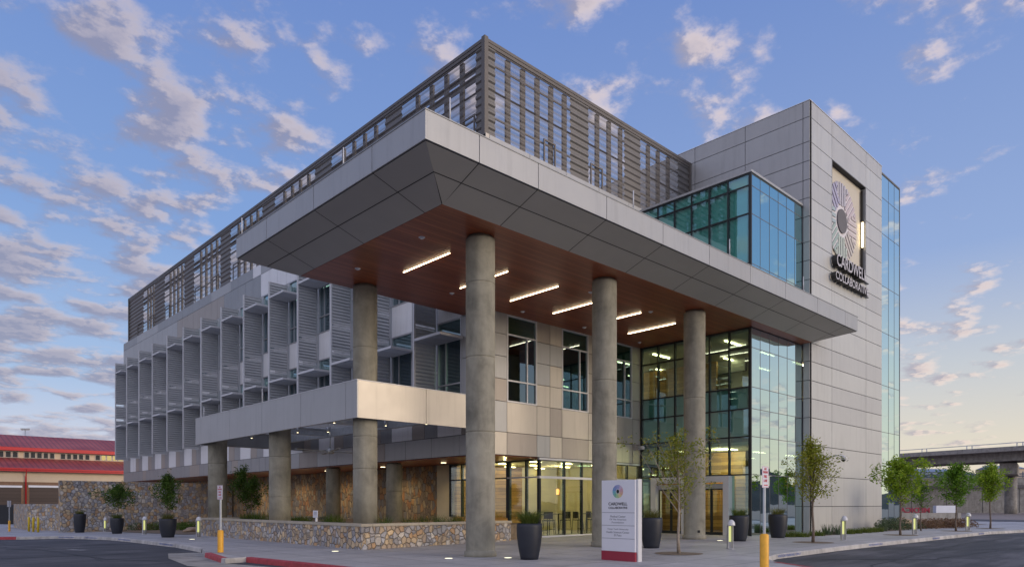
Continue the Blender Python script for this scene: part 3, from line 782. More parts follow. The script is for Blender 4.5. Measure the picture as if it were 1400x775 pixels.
# ---- upper canopy
can = bpy.data.objects.new('canopy', None); COL.objects.link(can); can.parent = B; can.location = (0, 0, 0)
FX, FY, CZ0, CZ1, FYE, FXE = 9.97, 13.5, 10.33, 11.03, 24.75, 36.96
IX, IY, IYE, IXE, IZ = 11.70, 15.08, 23.3, 35.23, 9.75
m = MB()
LJ = [FY, 15.85, 19.05, 22.26, FYE]; RJ = [FX, 11.68, 13.84, 16.84, 19.85, 22.8, 25.87, 28.93, 32.15, 35.37, FXE]
for a, b in zip(LJ[:-1], LJ[1:]):
    a_ = a+(.0 if a == FY else .012)
    m.box(FX, FX+.06, a_, b-.012, CZ0, CZ1, rc((0, 0, 3)))
for a, b in zip(RJ[:-1], RJ[1:]):
    m.box(a+(.062 if a == FX else .012), b-.012, FY, FY+.06, CZ0, CZ1, rc((0, 0, 3)))
m.box(FXE-.06, FXE, FY+.062, 15.28, CZ0, CZ1, 0); m.box(FX+.062, XW-.05, FYE-.06, FYE, CZ0, CZ1, 0)
m.box(FX+.064, FX+.10, FY+.10, FYE-.1, CZ0+.02, CZ1-.02, 1); m.box(FX+.1, FXE-.1, FY+.064, FY+.10, CZ0+.02, CZ1-.02, 1)
# thin cap flashing
m.box(FX-.015, FX+.12, FY-.015, FYE, CZ1+.002, CZ1+.03, 2); m.box(FX+.122, FXE+.015, FY-.015, FY+.12, CZ1+.002, CZ1+.03, 2)
m.build('fascia', [PANEL_A, JOINT, PANEL_B, PANEL_AV], can)
m = MB()
m.box(FX+.12, XW-.06, FY+.12, FYE-.08, 10.55, 10.98); m.box(XW-.05, XG-.02, FY+.12, YF-.02, 10.55, 10.98); m.box(XG, FXE-.08, FY+.12, YT-.05, 10.55, 10.98)
m.build('canopy_roof', PANEL_B, can)
m = MB()
def sloped(p00, p10, p11, p01, mi=0, g=.014):
    """panel corners (outer a, outer b, inner b, inner a) pulled in for the joint, over a dark backing"""
    P4 = [Vector(p) for p in (p00, p10, p11, p01)]; c = sum(P4, Vector())/4; q = []
    for i, p in enumerate(P4):
        e1 = (P4[(i+1) % 4]-p).normalized(); e2 = (P4[i-1]-p).normalized(); sn = max(.35, e1.cross(e2).length)
        q.append(p+(e1+e2)*g/sn)
    m.quad(q, mi); m.quad([p+Vector((0, 0, .03)) for p in P4], 1)
o_, i_ = CZ0-.02, IZ+.0
def L3(a, b, t): return a+(b-a)*t
# left run (runs along Y)
outer = [FY]+LJ[1:-1]+[FYE]; inner = [IY]+LJ[1:-1]+[IYE]
TS = (0, .46, 1)
for k in range(len(outer)-1):
    for t0, t1 in zip(TS[:-1], TS[1:]):
        y00, y01 = L3(outer[k], inner[k], t0), L3(outer[k], inner[k], t1); y10, y11 = L3(outer[k+1], inner[k+1], t0), L3(outer[k+1], inner[k+1], t1)
        x0, x1 = L3(FX+.03, IX, t0), L3(FX+.03, IX, t1); z0, z1 = L3(o_, i_, t0), L3(o_, i_, t1)
        sloped((x0, y00, z0), (x0, y10, z0), (x1, y11, z1), (x1, y01, z1))
outer = [FX]+RJ[1:-1]+[FXE]; inner = [IX]+[max(IX, min(IXE, x)) for x in RJ[1:-1]]+[IXE]
for k in range(len(outer)-1):
    for t0, t1 in zip(TS[:-1], TS[1:]):
        a0, a1 = L3(outer[k], inner[k], t0), L3(outer[k], inner[k], t1); b0, b1 = L3(outer[k+1], inner[k+1], t0), L3(outer[k+1], inner[k+1], t1)
        y0, y1 = L3(FY+.03, IY, t0), L3(FY+.03, IY, t1); z0, z1 = L3(o_, i_, t0), L3(o_, i_, t1)
        if abs(b1-a1) < .02: b1 = a1+.03
        sloped((a0, y0, z0), (b0, y0, z0), (b1, y1, z1), (a1, y1, z1))
# far left end and right end
x = IX
for a, b in ((IX, 15.5), (15.5, XW-.02)):
    for t0, t1 in zip(TS[:-1], TS[1:]):
        a0, a1 = (L3(FX, IX, t0), L3(FX, IX, t1)) if a == IX else (a, a)
        sloped((a0, L3(FYE-.03, IYE, t0), L3(o_, i_, t0)), (b, L3(FYE-.03, IYE, t0), L3(o_, i_, t0)), (b, L3(FYE-.03, IYE, t1), L3(o_, i_, t1)), (a1, L3(FYE-.03, IYE, t1), L3(o_, i_, t1)))
for t0, t1 in zip(TS[:-1], TS[1:]):
    ya, yb = L3(FY+.03, IY, t0), L3(FY+.03, IY, t1)
    sloped((L3(FXE-.03, IXE, t0), ya, L3(o_, i_, t0)), (L3(FXE-.03, IXE, t0), 15.29, L3(o_, i_, t0)), (L3(FXE-.03, IXE, t1), 15.29, L3(o_, i_, t1)), (L3(FXE-.03, IXE, t1), yb, L3(o_, i_, t1)))
m.build('sloped_underside', [SOFFIT_G, JOINT], can, fix=False)
m = MB(); m.box(IX, XW-.02, IY, IYE, IZ, IZ+.05); m.box(XW-.02, XG-.02, IY, YF-.02, IZ, IZ+.05); m.box(XG-.02, IXE, IY, YG-.03, IZ, IZ+.05)
m.build('wood_soffit', WSOF, can)

# ---- rooftop screen of corrugated metal, solid and perforated bays
scr = bpy.data.objects.new('rooftop_screen', None); COL.objects.link(scr); scr.parent = B
SXc, SYc, SZ0, SZ1 = 19.55, 22.25, 17.02, 21.40
def corr(m, plane, c, a0, a1, z0, z1, mi):
    per = .335; dpt = .055; n0 = math.floor((z0-SZ0)/per); z = SZ0+n0*per
    while z < z1:
        for (za, oa), (zb, ob) in (((0, 0), (.10, 0)), ((.10, 0), (.16, dpt)), ((.16, dpt), (.27, dpt)), ((.27, dpt), (.335, 0))):
            p, q = max(z+za, z0), min(z+zb, z1)
            if q <= p: continue
            mi_ = 1 if (mi == 'p' and za == .16) else 0
            fa = oa+(ob-oa)*((p-z-za)/(zb-za)); fb = oa+(ob-oa)*((q-z-za)/(zb-za))
            if plane == 'X': m.quad([(c+fa, a1, p), (c+fa, a0, p), (c+fb, a0, q), (c+fb, a1, q)], mi_)
            else: m.quad([(a0, c+fa, p), (a1, c+fa, p), (a1, c+fb, q), (a0, c+fb, q)], mi_)
        z += per
def uy(u): return hitX(u, 300, SXc).y
def ux(u): return hitY(u, 300, SYc).x
def screen_face(name, plane, c, a_start, a_end, solids):
    """solids: list of (a0,a1) intervals"""
    fm = MB(); a = a_start; zt = SZ1-.28
    for s0, s1 in sorted(solids)+[(a_end, a_end)]:
        if s0 > a+.01: pm = MB(); corr(pm, plane, c, a, s0, SZ0, zt, 'p'); pm.build('perforated_bay', [PERF, PERF_D], scr)
        if s1 > s0+.01: sm = MB(); corr(sm, plane, c, max(a, s0), s1, SZ0, zt, 0); sm.build('solid_bay', SCREEN_S, scr)
        a = max(a, s1)
    def bx(a0, a1, o0, o1, z0, z1, mi=0):
        if plane == 'X': fm.box(c+o0, c+o1, a0, a1, z0, z1, mi)
        else: fm.box(a0, a1, c+o0, c+o1, z0, z1, mi)
    bx(a_start, a_end, -.03, .12, SZ1-.28, SZ1-.14); bx(a_start, a_end, -.05, .16, SZ1-.135, SZ1)
    for zc, h in ((18.35, .05), (19.5, .05), (20.62, .06)): bx(a_start, a_end, .25, .32, zc, zc+h, 0)
    return fm, bx
# right-hand (front) face
sr = [(SXc, ux(677.5)), (ux(780), ux(805)), (ux(854), ux(876)), (ux(927), XT-.02)]
fm, bx = screen_face('front', 'Y', SYc, SXc+.06, XT-.02, [(max(a, SXc+.06), b) for a, b in sr])
for u in (697.9, 718.3, 738, 756.8, 775.2, 820, 836, 851.6, 889.6, 903, 916.7):
    x = ux(u); bx(x-.13, x+.13, .13, .24, SZ0, SZ1-.28)
fm.build('screen_frame', POSTMET, scr)
# left-hand (west) face
sl = [(uy(662), uy(650)), (uy(549), uy(526)), (uy(453), uy(430)), (uy(375.5), uy(358)), (uy(315), uy(301)), (uy(265), uy(251.5)), (uy(225), uy(211)), (uy(196), 74.33)]
fm, bx = screen_face('side', 'X', SXc, SYc+.06, 74.33, [(max(a, SYc+.06), b) for a, b in sl])
prev_ = SYc
posts = []
for (a, b), (c_, d_) in zip(sl[:-1], sl[1:]):
    n = 5 if c_-b > 3.8 else 4
    for i in range(1, n): posts.append(b+(c_-b)*i/n)
for y in posts: bx(y-.13, y+.13, .13, .24, SZ0, SZ1-.28)
bx(SYc+.3, 74, .45, .60, 20.3, 20.5); bx(SYc+.3, 74, .45, .60, 20.72, 20.80)
fm.build('screen_frame', POSTMET, scr)
for b6 in ((SXc-.07, SXc+.14, SYc-.07, SYc+.14, SZ0, SZ1+.06), (SXc-.07, SXc+.14, 74.2, 74.4, SZ0, SZ1), (XT-.2, XT-.03, SYc-.06, SYc+.1, SZ0, SZ1)):
    m = MB(); m.box(*b6); m.build('corner_post', POSTMET, scr)
def small_frame(plane, c, a0, a1):
    m = MB(); z0, z1, t = 17.1, 18.4, .08
    for (p, q, r, s_) in ((a0, a0+t, z0, z1), (a1-t, a1, z0, z1), (a0+t, a1-t, z1-t, z1), (a0+t, a1-t, z0, z0+t)):
        if plane == 'X': m.box(c-.05, c-.004, p, q, r, s_)
        else: m.box(p, q, c-.05, c-.004, r, s_)
    m.build('screen_opening_frame', POSTMET, scr)
for u0, u1 in ((742.7, 759), (806.7, 823.5)): small_frame('Y', SYc, ux(u0), ux(u1))
for u0, u1 in ((650, 632), (329, 319), (300, 291), (275, 267), (249.5, 243), (232, 226), (211, 204), (196, 188.5)): small_frame('X', SXc, uy(u0), uy(u1))

# ---- glass corner below the canopy
MULL_L = plain('slim_mullion', (.13, .12, .13), .5)
def curtain(name, plane, c, lines, zs, glassmat, spans=(), spanmat=None, tmull=.032, skip_door=None, dep=.14, hz=.03):
    fm, gm, sp = MB(), MB(), MB()
    a0, a1 = lines[0], lines[-1]; s = 1
    def bx(mb_, p, q, o0, o1, r, s_):
        if plane == 'X': mb_.box(c+o0, c+o1, p, q, r, s_)
        else: mb_.box(p, q, c+o0, c+o1, r, s_)
    for i, a in enumerate(lines):
        t = tmull*(1.5 if i in (0, len(lines)-1) else 1); p, q = a-t, a+t
        if i == 0: p, q = a, a+2*t
        if i == len(lines)-1: p, q = a-2*t, a
        zlo = zs[0]
        if skip_door and any(d0+.02 < a < d1-.02 for d0, d1, _ in skip_door): zlo = max(d2 for d0, d1, d2 in skip_door if d0 < a < d1)
        bx(fm, p, q, -.012 if tmull > .02 else .010, dep, zlo, zs[-1])
    for z in zs[1:]: bx(fm, a0+.01, a1-.01, -.008 if tmull > .02 else .013, dep-.004, z-hz if z != zs[-1] else z-2*hz, z+hz if z != zs[-1] else z)
    f_ = fm.build(name, MULL_L if tmull < .02 else DKMET, B)
    for i in range(len(lines)-1):
        p, q = lines[i]+.01, lines[i+1]-.01
        for j in range(len(zs)-1):
            zlo, zhi = zs[j], zs[j+1]
            if skip_door and j == 0 and any(d0-.05 < (p+q)/2 < d1+.05 for d0, d1, _ in skip_door): continue
            pts = [(c+.02, q, zlo), (c+.02, p, zlo), (c+.02, p, zhi), (c+.02, q, zhi)] if plane == 'X' else [(p, c+.02, zlo), (q, c+.02, zlo), (q, c+.02, zhi), (p, c+.02, zhi)]
            gm.quad(pts)
            if j in spans:
                o = .16
                pts = [(c+o, q, zlo), (c+o, p, zlo), (c+o, p, zhi), (c+o, q, zhi)] if plane == 'X' else [(p, c+o, zlo), (q, c+o, zlo), (q, c+o, zhi), (p, c+o, zhi)]
                sp.quad(pts)
    gm.build('glazing', glassmat, f_)
    if sp.f: sp.build('spandrel_panel', spanmat or SPAN, f_)
    return f_
ZC = [.13, 2.96, 4.72, 6.01, 7.01, 8.83, 9.74]
YL = [YG+.02, 16.78, 17.81, 18.80, 19.76, 20.76, 21.84]
curtain('curtain_wall_side', 'X', XG, YL, ZC, GL_CW, spans=(2, 3), skip_door=[(16.6, 21.0, 2.96)])
XL = [XG+.0, 31.0, 31.95, 32.88, 33.80, 34.75, 35.52]
curtain('curtain_wall_front', 'Y', YG, XL, ZC, GL_CWR, spans=(2, 3), tmull=.008, dep=.024, hz=.014)
m = MB(); m.box(XG-.02, XG+.06, YG-.02, YG+.06, .1, 9.74); m.build('corner_mullion', DKMET, B)
# entrance portals in the side glass
def portal(y0, y1):
    m = MB(); zb, zt = .12, 2.96; c = XG
    m.box(c-.30, c+.25, y0, y0+.30, zb, zt-.33, 0); m.box(c-.30, c+.25, y1-.30, y1, zb, zt-.33, 0); m.box(c-.30, c+.25, y0, y1, zt-.33, zt-.035, 0)
    m.box(c-.10, c+.05, y0+.30, y1-.30, zt-.62, zt-.40, 1)
    p_ = m.build('door_portal', [ALU_L, ALU], B)
    n = 2; w_ = (y1-y0-.6)/n
    for i in range(n):
        a, b = y0+.3+w_*i, y0+.3+w_*(i+1); d = MB()
        for p, q, r, s_ in ((a+.01, a+.06, zb, zt-.62), (b-.06, b-.01, zb, zt-.62), (a+.06, b-.06, zb, zb+.14), (a+.06, b-.06, zt-.69, zt-.62)): d.box(c-.03, c+.03, p, q, r, s_)
        dr = d.build('sliding_door', DKMET, p_); g = MB()
        g.quad([(c, b-.06, zb+.14), (c, a+.06, zb+.14), (c, a+.06, zt-.69), (c, b-.06, zt-.69)]); g.build('door_glass', GL_STORE, dr)
portal(16.62, 18.75); portal(18.90, 21.0)
# lobby interior
m = MB(); m.box(XG+.15, 45, YG+.15, 34, -.1, .12); m.box(22.8, XG, YF+.2, 29.8, -.1, .10); m.build('lobby_floor', INTF, B)
m = MB()
m.box(XG+.2, 45, YG+.2, 34, 4.35, 4.5, 0); m.box(XG+.2, 45, YG+.2, 34, 4.51, 6.95, 1); m.box(XG+.2, 45, YG+.2, 34, 9.6, 9.74, 0)
m.build('lobby_ceiling', [INTC, INTG], B)
m = MB(); m.box(XG+.1, 45, 33.9, 34.1, .1, 9.7, 0); m.box(44.9, 45.1, YG+.2, 34, .1, 9.7, 0)
m.box(XG-.01, XG+.12, YF+.05, 29.6, .1, 9.7, 0); m.box(31.6, 33.8, 23.5, 24.0, .12, 2.2, 0); m.box(36.0, 36.4, 18.5, 30, 4.5, 9.6, 0)
m.build('lobby_wall', INTW, B)
m = MB(); m.box(33.2, 33.5, 17.6, 23.4, .12, 4.3); m.box(33.55, 36.2, 22.8, 23.1, .12, 4.3); m.build('lobby_wood_wall', WOODP, B)
def lamp_bar(m, x0, x1, y, z, wd=.10): m.box(x0, x1, y-wd/2, y+wd/2, z-.05, z)
m = MB()
for yy in (17.5, 19.6, 21.7, 24.0, 26.5, 29.5):
    for xx in (31, 34.6, 38.4): lamp_bar(m, xx, xx+1.5, yy, 9.585, .07)
m.build('lobby_upper_lamps', LAMP_I, B)
def room_light(x, y, z, e):
    ld = bpy.data.lights.new('room_lamp_light', 'POINT'); ld.energy = e; ld.color = (1, .78, .40); ld.shadow_soft_size = .06
    lo = bpy.data.objects.new('room_lamp_light', ld); COL.objects.link(lo); lo.parent = B; lo.location = Vector((x, y, z))-B.location
for x_, y_ in ((32.0, 18.4), (34.4, 26.0), (31.8, 22.3)): room_light(x_, y_, 4.1, 120)
room_light(34, 27, 9.0, 90)
for x_, y_ in ((24.4, 26.2), (27.6, 25.6)): room_light(x_, y_, 3.3, 45)
m = MB()
for yy in (17.6, 20.2, 24, 28):
    for xx in (31.2, 34.2, 38): m.box(xx, xx+1.2, yy, yy+.16, 4.30, 4.335)
m.build('lobby_lower_lamps', LAMP_I, B)
m = MB(); m.box(34.8, 35.0, 20.2, 30, 7.0, 9.5); m.box(31.0, 31.2, 27, 31, 7.0, 9.5); m.build('upper_lobby_partition', WOODP, B)
# ---- upper glass box
ZB = [11.0, 12.7, 15.0, 16.29, 16.85]
curtain('upper_curtain_wall_side', 'X', XG, [YG+.02, 16.83, 17.82, 18.80, 19.78, 20.77, 21.84], ZB, GL_UP, tmull=.03, spans=(0, 1, 2, 3), spanmat=SPAN)
curtain('upper_curtain_wall_front', 'Y', YG, [XG+.0, 31.0, 31.92, 32.83, 33.72, 34.64, 35.52], ZB, GL_UPR, tmull=.008, dep=.024, hz=.014, spans=(0, 1, 2, 3), spanmat=SPAN)
m = MB(); m.box(XG-.03, XG+.06, YG-.03, YG+.06, 10.98, 16.86); m.build('corner_mullion', DKMET, B)
m = MB(); m.box(XG-.05, XT-.02, YG-.05, YF-.02, 16.87, 16.98); m.build('box_roof', PANEL_A, B)
m = MB(); m.box(XG+.2, 35.4, YF-.25, YF-.1, 11, 16.8); m.box(XG+.2, 35.4, YG+.2, YF-.2, 10.95, 11.1); m.box(XG+.2, 35.4, YG+.2, YF-.2, 13.6, 14.1)
m.box(33.0, 33.2, YG+.4, YF-.3, 11, 16.8); m.build('upper_box_interior', INTG, B)

# ---- tower
m = MB()
ZT = [.10, 1.47, 3.04, 4.61, 6.02, 7.0, 7.92, 8.9, 9.85, 11.2, 12.15, 13.07, 14.05, 15.0, 16.3, 17.25, 18.19, 19.14, 20.12, 21.38, 22.22]
XTJ = [XT, 38.30, 43.20, 45.78]
for i in range(3):
    for j in range(len(ZT)-1):
        if i == 1 and 14.9 < ZT[j] < 20.0: continue
        a0 = XTJ[i]+(.07 if i == 0 else 0)
        cell(m, 'Y', YT, a0, XTJ[i+1], ZT[j], ZT[j+1], rc((5, 5, 7)), g=.016)
YJ = [YT, 15.66, 18.85, 21.98, 25.2, 28.4, 31.5]
for i in range(len(YJ)-1):
    for j in range(len(ZT)-1):
        if 0 < i and ZT[j+1] < 9.7: continue
        if i == 1 and ZT[j+1] < 16.2: continue
        cell(m, 'X', XT, YJ[i], YJ[i+1], ZT[j], ZT[j+1], 0, g=.016)
m.box(45.0, 45.78, YT+.2, 31, .1, 22.2, 1); m.box(XT, 45.78, 31.3, 31.5, 9.8, 22.2, 1); m.box(XT+.2, 38.3, YT+.22, YT+.4, .1, 22.2, 6); m.box(43.2, 45, YT+.22, YT+.4, .1, 22.2, 6)
m.build('tower_wall', PM, B)
m = MB(); m.box(XT-.02, 45.8, YT-.02, YT+.15, 22.222, 22.25); m.box(XT-.02, XT+.15, YT+.16, 31.5, 22.222, 22.25); m.build('tower_coping', PANEL_W, B)
# recess that holds the emblem
rx0, rx1, rz0, rz1 = 38.32, 43.18, 15.02, 20.10
m = MB(); m.box(rx0, rx1, YT+.26, YT+.34, rz0, rz1, 0)
m.box(rx0, rx0+.03, YT, YT+.26, rz0, rz1, 1); m.box(rx1-.03, rx1, YT, YT+.26, rz0, rz1, 1); m.box(rx0+.03, rx1-.03, YT, YT+.26, rz1-.03, rz1, 2); m.box(rx0+.03, rx1-.03, YT, YT+.26, rz0, rz0+.03, 1)
m.build('emblem_recess', [plain('recess_cream', (.62, .56, .46), .6, 0, .03), PANEL_A, JOINT], B)
m = MB(); m.box(rx1-.22, rx1-.13, YT+.10, YT+.22, 15.1, 16.55, 0); m.box(rx1-.22, rx1-.13, YT+.10, YT+.22, 18.1, 19.9, 0); m.box(rx1-.17, rx1-.12, YT+.1, YT+.25, 16.6, 18.05, 0)
brk = m.build('lamp_bracket', BLACK, B); m = MB(); m.box(rx1-.26, rx1-.18, YT+.06, YT+.16, 16.6, 18.05); m.build('lamp_tube', LAMP_D, brk)
# ---- narrow glass bay right of the tower
m_l = [45.80, 47.05, 48.08, 49.08]
curtain('stair_curtain_wall_front', 'Y', YT+.02, m_l, [.1, 3.04, 6.02, 8.9, 12.15, 15.0, 18.19, 20.4, 21.80], GL_CWR, tmull=.008, dep=.024, hz=.014)
m = MB(); m.box(49.05, 49.10, YT+.02, 19, .1, 21.82); m.box(45.8, 49.08, YT+.02, 19, 21.83, 21.93); m.box(45.85, 49.0, 17.4, 17.6, .1, 21.8)
for z in (3.6, 8, 12.2, 16.4): m.box(45.85, 49, YT+.3, 17.4, z, z+.3)
m.build('stair_bay_structure', INTG, B)

# ---- ground-floor storefront
SX_ = 22.49
def store(name, plane, c, lines, zs, t=.035):
    return curtain(name, plane, c, lines, zs, GL_STORE, tmull=t)
zst = [.16, 2.82, 3.62]
store('storefront_side', 'X', SX_, [YF+.06, 22.75, 23.95], zst)
store('storefront_side', 'X', SX_+.01, [23.97, 25.1, 26.3, 27.4, 28.4], [.95, 2.82, 3.62])
store('storefront_front', 'Y', YF+.03, [SX_, 24.2, 25.45, 26.7, 27.9, 29.0, XG-.03], zst)
m = MB(); m.box(SX_-.03, XG-.02, YF-.015, YF+.14, 2.76, 2.87); m.box(SX_-.03, XG-.02, YF-.01, YF+.12, 3.60, 3.685); m.box(SX_-.04, SX_+.06, YF+.145, 23.96, 2.79, 2.85)
m.box(SX_-.05, XG-.02, YF-.02, YF+.15, .0, .16); m.build('storefront_rail', ALU_L, B)
m = MB(); m.box(22.6, 27.3, 27.9, 28.1, .1, 3.62); m.build('cafe_wood_wall', WOODP, B)
m = MB(); m.box(27.3, XG, 27.9, 28.1, .1, 3.62, 0); m.box(22.62, XG, 28.3, 29.6, .1, 3.64, 0)
m.build('cafe_wall', INTW, B)
m = MB(); m.box(22.65, XG, YF+.2, 29.6, 3.64, 3.7); m.build('cafe_ceiling', INTC, B)
m = MB()
for yy in (23.2, 25.4, 27.3):
    for xx in (23.3, 25.5, 27.8): m.box(xx, xx+.7, yy, yy+.10, 3.58, 3.60)
m.build('cafe_lamps', LAMP_I, B)

# ---- lower canopy
lc = bpy.data.objects.new('side_canopy', None); COL.objects.link(lc); lc.parent = B
LX, LY, LYE, LZ0, LZ1 = 13.2, 21.97, 38.12, 4.71, 6.06
m = MB(); js = [LY, 22.76, 26.29, 29.95, 33.59, 37.33, LYE]
for a, b in zip(js[:-1], js[1:]): m.box(LX, LX+.05, a+(0 if a == LY else .01), b-.01, LZ0, LZ1, 0)
js = [LX, 16.27, XW-.0]
for a, b in zip(js[:-1], js[1:]): m.box(a+(.052 if a == LX else .01), b-.01, LY, LY+.05, LZ0, LZ1, 2)  # front fascia takes the cream panel: warm light put into its colour
m.box(LX+.052, XW, LYE-.05, LYE, LZ0, LZ1, 0)
m.box(LX+.055, LX+.2, LY+.2, LYE-.06, LZ0+.02, LZ1-.02, 1); m.box(LX+.055, XW-.01, LY+.055, LY+.2, LZ0+.02, LZ1-.02, 1); m.box(LX+.2, XW, LYE-.2, LYE-.055, LZ0+.02, LZ1-.02, 1)
m.box(LX-.015, LX+.22, LY-.015, LYE+.01, LZ1+.002, LZ1+.03, 3); m.box(LX+.222, XW-.01, LY-.015, LY+.22, LZ1+.002, LZ1+.03, 3)
m.build('fascia', [PANEL_A, PANEL_B, PANEL_C, ALU_L], lc)
m = MB(); y = LY+.2
while y < LYE-.3:
    m.box(LX+.21, XW-.25, y, y+.09, 5.52, 5.55); y += .22
m.build('corrugated_deck', plain('deck_metal', (.72, .75, .80), .4, .1), lc)
m = MB()
for yb in (27.6, 33.2):
    m.box(LX+.21, XW-.9, yb-.09, yb+.09, 5.48, 5.515); m.box(LX+.21, XW-.9, yb-.012, yb+.012, 5.16, 5.48); m.box(LX+.21, XW-.9, yb-.09, yb+.09, 5.13, 5.16)
m.box(18.15, 18.35, LY+.21, LYE-.2, 5.10, 5.50)
m.build('steel_beam', GALV, lc)

# ================================================================== THINGS ON AND UNDER THE CANOPIES
LG = 'linear lamps in the wood soffit'
names = ['nearest the outer canopy corner', 'second from the canopy corner, behind the front column', 'third from the outer canopy corner', 'fourth from the corner, ending at the middle column', 'fifth, starting behind the middle column', 'last one before the glass corner']
for i, (x, ya, yb) in enumerate(((14.1, 17.77, 20.37), (16.69, 17.78, 20.4), (19.2, 17.7, 20.3), (21.78, 17.7, 20.37), (24.4, 17.71, 20.35), (26.97, 17.68, 20.32))):
    t = thing('linear_lamp', (x, (ya+yb)/2, IZ), 'glowing linear lamp in the wood soffit, '+names[i], 'ceiling lamp', LG)
    m = MB(); L = (yb-ya)/2; m.box(-.045, .045, -L-.03, L+.03, -.012, -.003); h = localbuild(m, 'lamp_housing', DKMET, t)
    m = MB(); m.box(-.014, .014, -L, L, -.036, -.013); localbuild(m, 'lamp_diffuser', LAMP_L, t)
for i, (x, y) in enumerate(((12.68, 17.35), (16.89, 21.15), (20.68, 17.36), (24.59, 21.03), (24.62, 17.37), (28.89, 21.05), (12.75, 21.18), (20.68, 21.1))):
    m = MB(); m.lathe([(.10, IZ-.012), (.10, IZ-.002)], 20, (0, 0)); m.lathe([(.05, IZ-.05), (.07, IZ-.0125)], 16, (0, 0))
    o = m.build('soffit_sprinkler', [WHITE], loc=(x, y, 0))
    where = ['outermost one near the canopy corner', 'behind the big front column', 'left of the middle column', 'above the second window', 'between the middle and right columns', 'beside the glass corner', 'over the planter column', 'above the first tall window'][i]
    tag(o, 'small round white sprinkler cover in the wood soffit, '+where, 'sprinkler', 'sprinkler covers in the soffit')
def rod(u, v0, v1, plane, c, wher):
    p0 = hitX(u, v1, c) if plane == 'X' else hitY(u, v1, c); p1 = hitX(u, v0, c) if plane == 'X' else hitY(u, v0, c)
    m = MB(); m.tube([(0, 0, 0), (0, 0, p1.z-p0.z)], [.022, .018], 8); m.lathe([(.05, 0), (.05, .03)], 10)
    o = m.build('lightning_rod', ALU_L, loc=tuple(p0)); tag(o, 'thin pale lightning rod standing on '+wher, 'lightning rod', 'lightning rods')
rod(615.3, 134, 166, 'Y', FY+.15, 'the canopy edge just right of its corner')
rod(469.5, 202, 232, 'X', FX+.15, 'the left canopy edge, third panel from the corner')
rod(330.7, 298, 323, 'X', FX+.15, 'the far left end of the canopy edge')
rod(866, 260.5, 287, 'Y', FY+.15, 'the canopy edge in front of the rooftop screen')
rod(997.5, 327, 350, 'Y', FY+.15, 'the canopy edge in front of the upper glass box')
rod(1098.4, 378, 398, 'Y', FY+.15, 'the canopy edge where the glass meets the tower')
rod(358.5, 531, 553, 'X', LX+.1, 'the side canopy edge in the middle')
rod(278.8, 556, 573, 'X', LX+.1, 'the side canopy edge near its far end')
# hanging spots under the side canopy
spots = [(457, 583, 14.3), (448.5, 600, 15.9), (407, 605, 15.0), (527.5, 588, 16.4), (344, 602, 14.6), (583, 581, 17.3)]
for i, (u, v, x) in enumerate(spots):
    p = hitX(u, v, x)
    if p.y > LYE-.4: p.y = LYE-.6
    z = 4.98 if i != 5 else 4.98
    t = thing('hanging_spot', (p.x, p.y, 5.12), 'small cylindrical downlight hanging under the side canopy, '+['nearest the corner column', 'just left of the fan rod', 'left of the ceiling fan', 'right of the corner column', 'between the two left columns', 'near the building wall'][i], 'downlight', 'downlights under the side canopy')
    m = MB(); m.tube([(0, 0, .4), (0, 0, .0)], .015, 6); m.lathe([(.07, -.22), (.075, 0)], 14); localbuild(m, 'lamp_body', GALV, t)
    m = MB(); m.lathe([(.035, -.232), (.035, -.221)], 14); localbuild(m, 'lamp_lens', LAMP_D, t)
p = hitX(451.5, 616, 16.0)
t = thing('ceiling_fan', (p.x, p.y, p.z), 'large galvanised ceiling fan with wide thin blades hanging under the side canopy', 'ceiling fan')
m = MB(); m.tube([(0, 0, .1), (0, 0, 5.13-p.z)], .035, 8); localbuild(m, 'down_rod', GALV, t)
m = MB(); m.lathe([(.10, -.14), (.19, -.09), (.19, .06), (.08, .12)], 18); localbuild(m, 'motor_hub', GALV, t)
for k in range(6):
    a = R(60*k+12); d = Vector((math.cos(a), math.sin(a), 0)); s_ = Vector((-d.y, d.x, 0)); up = (Vector((0, 0, 1))+s_*.18).normalized()
    m = MB(); m.obox(d*1.05+Vector((0, 0, -.03)), d, s_, up, .88, .075, .008); localbuild(m, 'fan_blade', GALV, t)
def camera_dome(p, arm, label, sc=1.):
    t = thing('security_camera', p, label, 'security camera', 'wall-mounted security cameras')
    m = MB(); m.tube([(0, 0, 0), tuple(Vector(arm)*.6+Vector((0, 0, .06))), tuple(Vector(arm))], .035*sc, 8); m.box(-.01, .07, -.07, .07, -.09, .09); localbuild(m, 'bracket_arm', ALU_L, t)
    m = MB(); m.lathe([(.13*sc, -.10), (.15*sc, .02), (.07*sc, .09)], 18, (arm[0], arm[1])); o = localbuild(m, 'camera_housing', ALU_L, t)
    m = MB(); m.lathe([(.02*sc, -.21), (.085*sc, -.17), (.12*sc, -.105)], 18, (arm[0], arm[1])); localbuild(m, 'camera_dome', BLACK, t)
p = hitX(1128, 626.5, XT+.1); p = hitY(1130.5, 626, YT)
camera_dome((p.x, YT-.005, p.z), (.25, -.75, .12), 'dome security camera on a curved arm on the white tower wall')
p = hitX(874.6, 612.5, XG-.03); camera_dome((XG-.16, YF-.01, p.z), (-.1, -.32, .02), 'small dome security camera at the corner beside the entrance glass', .8)

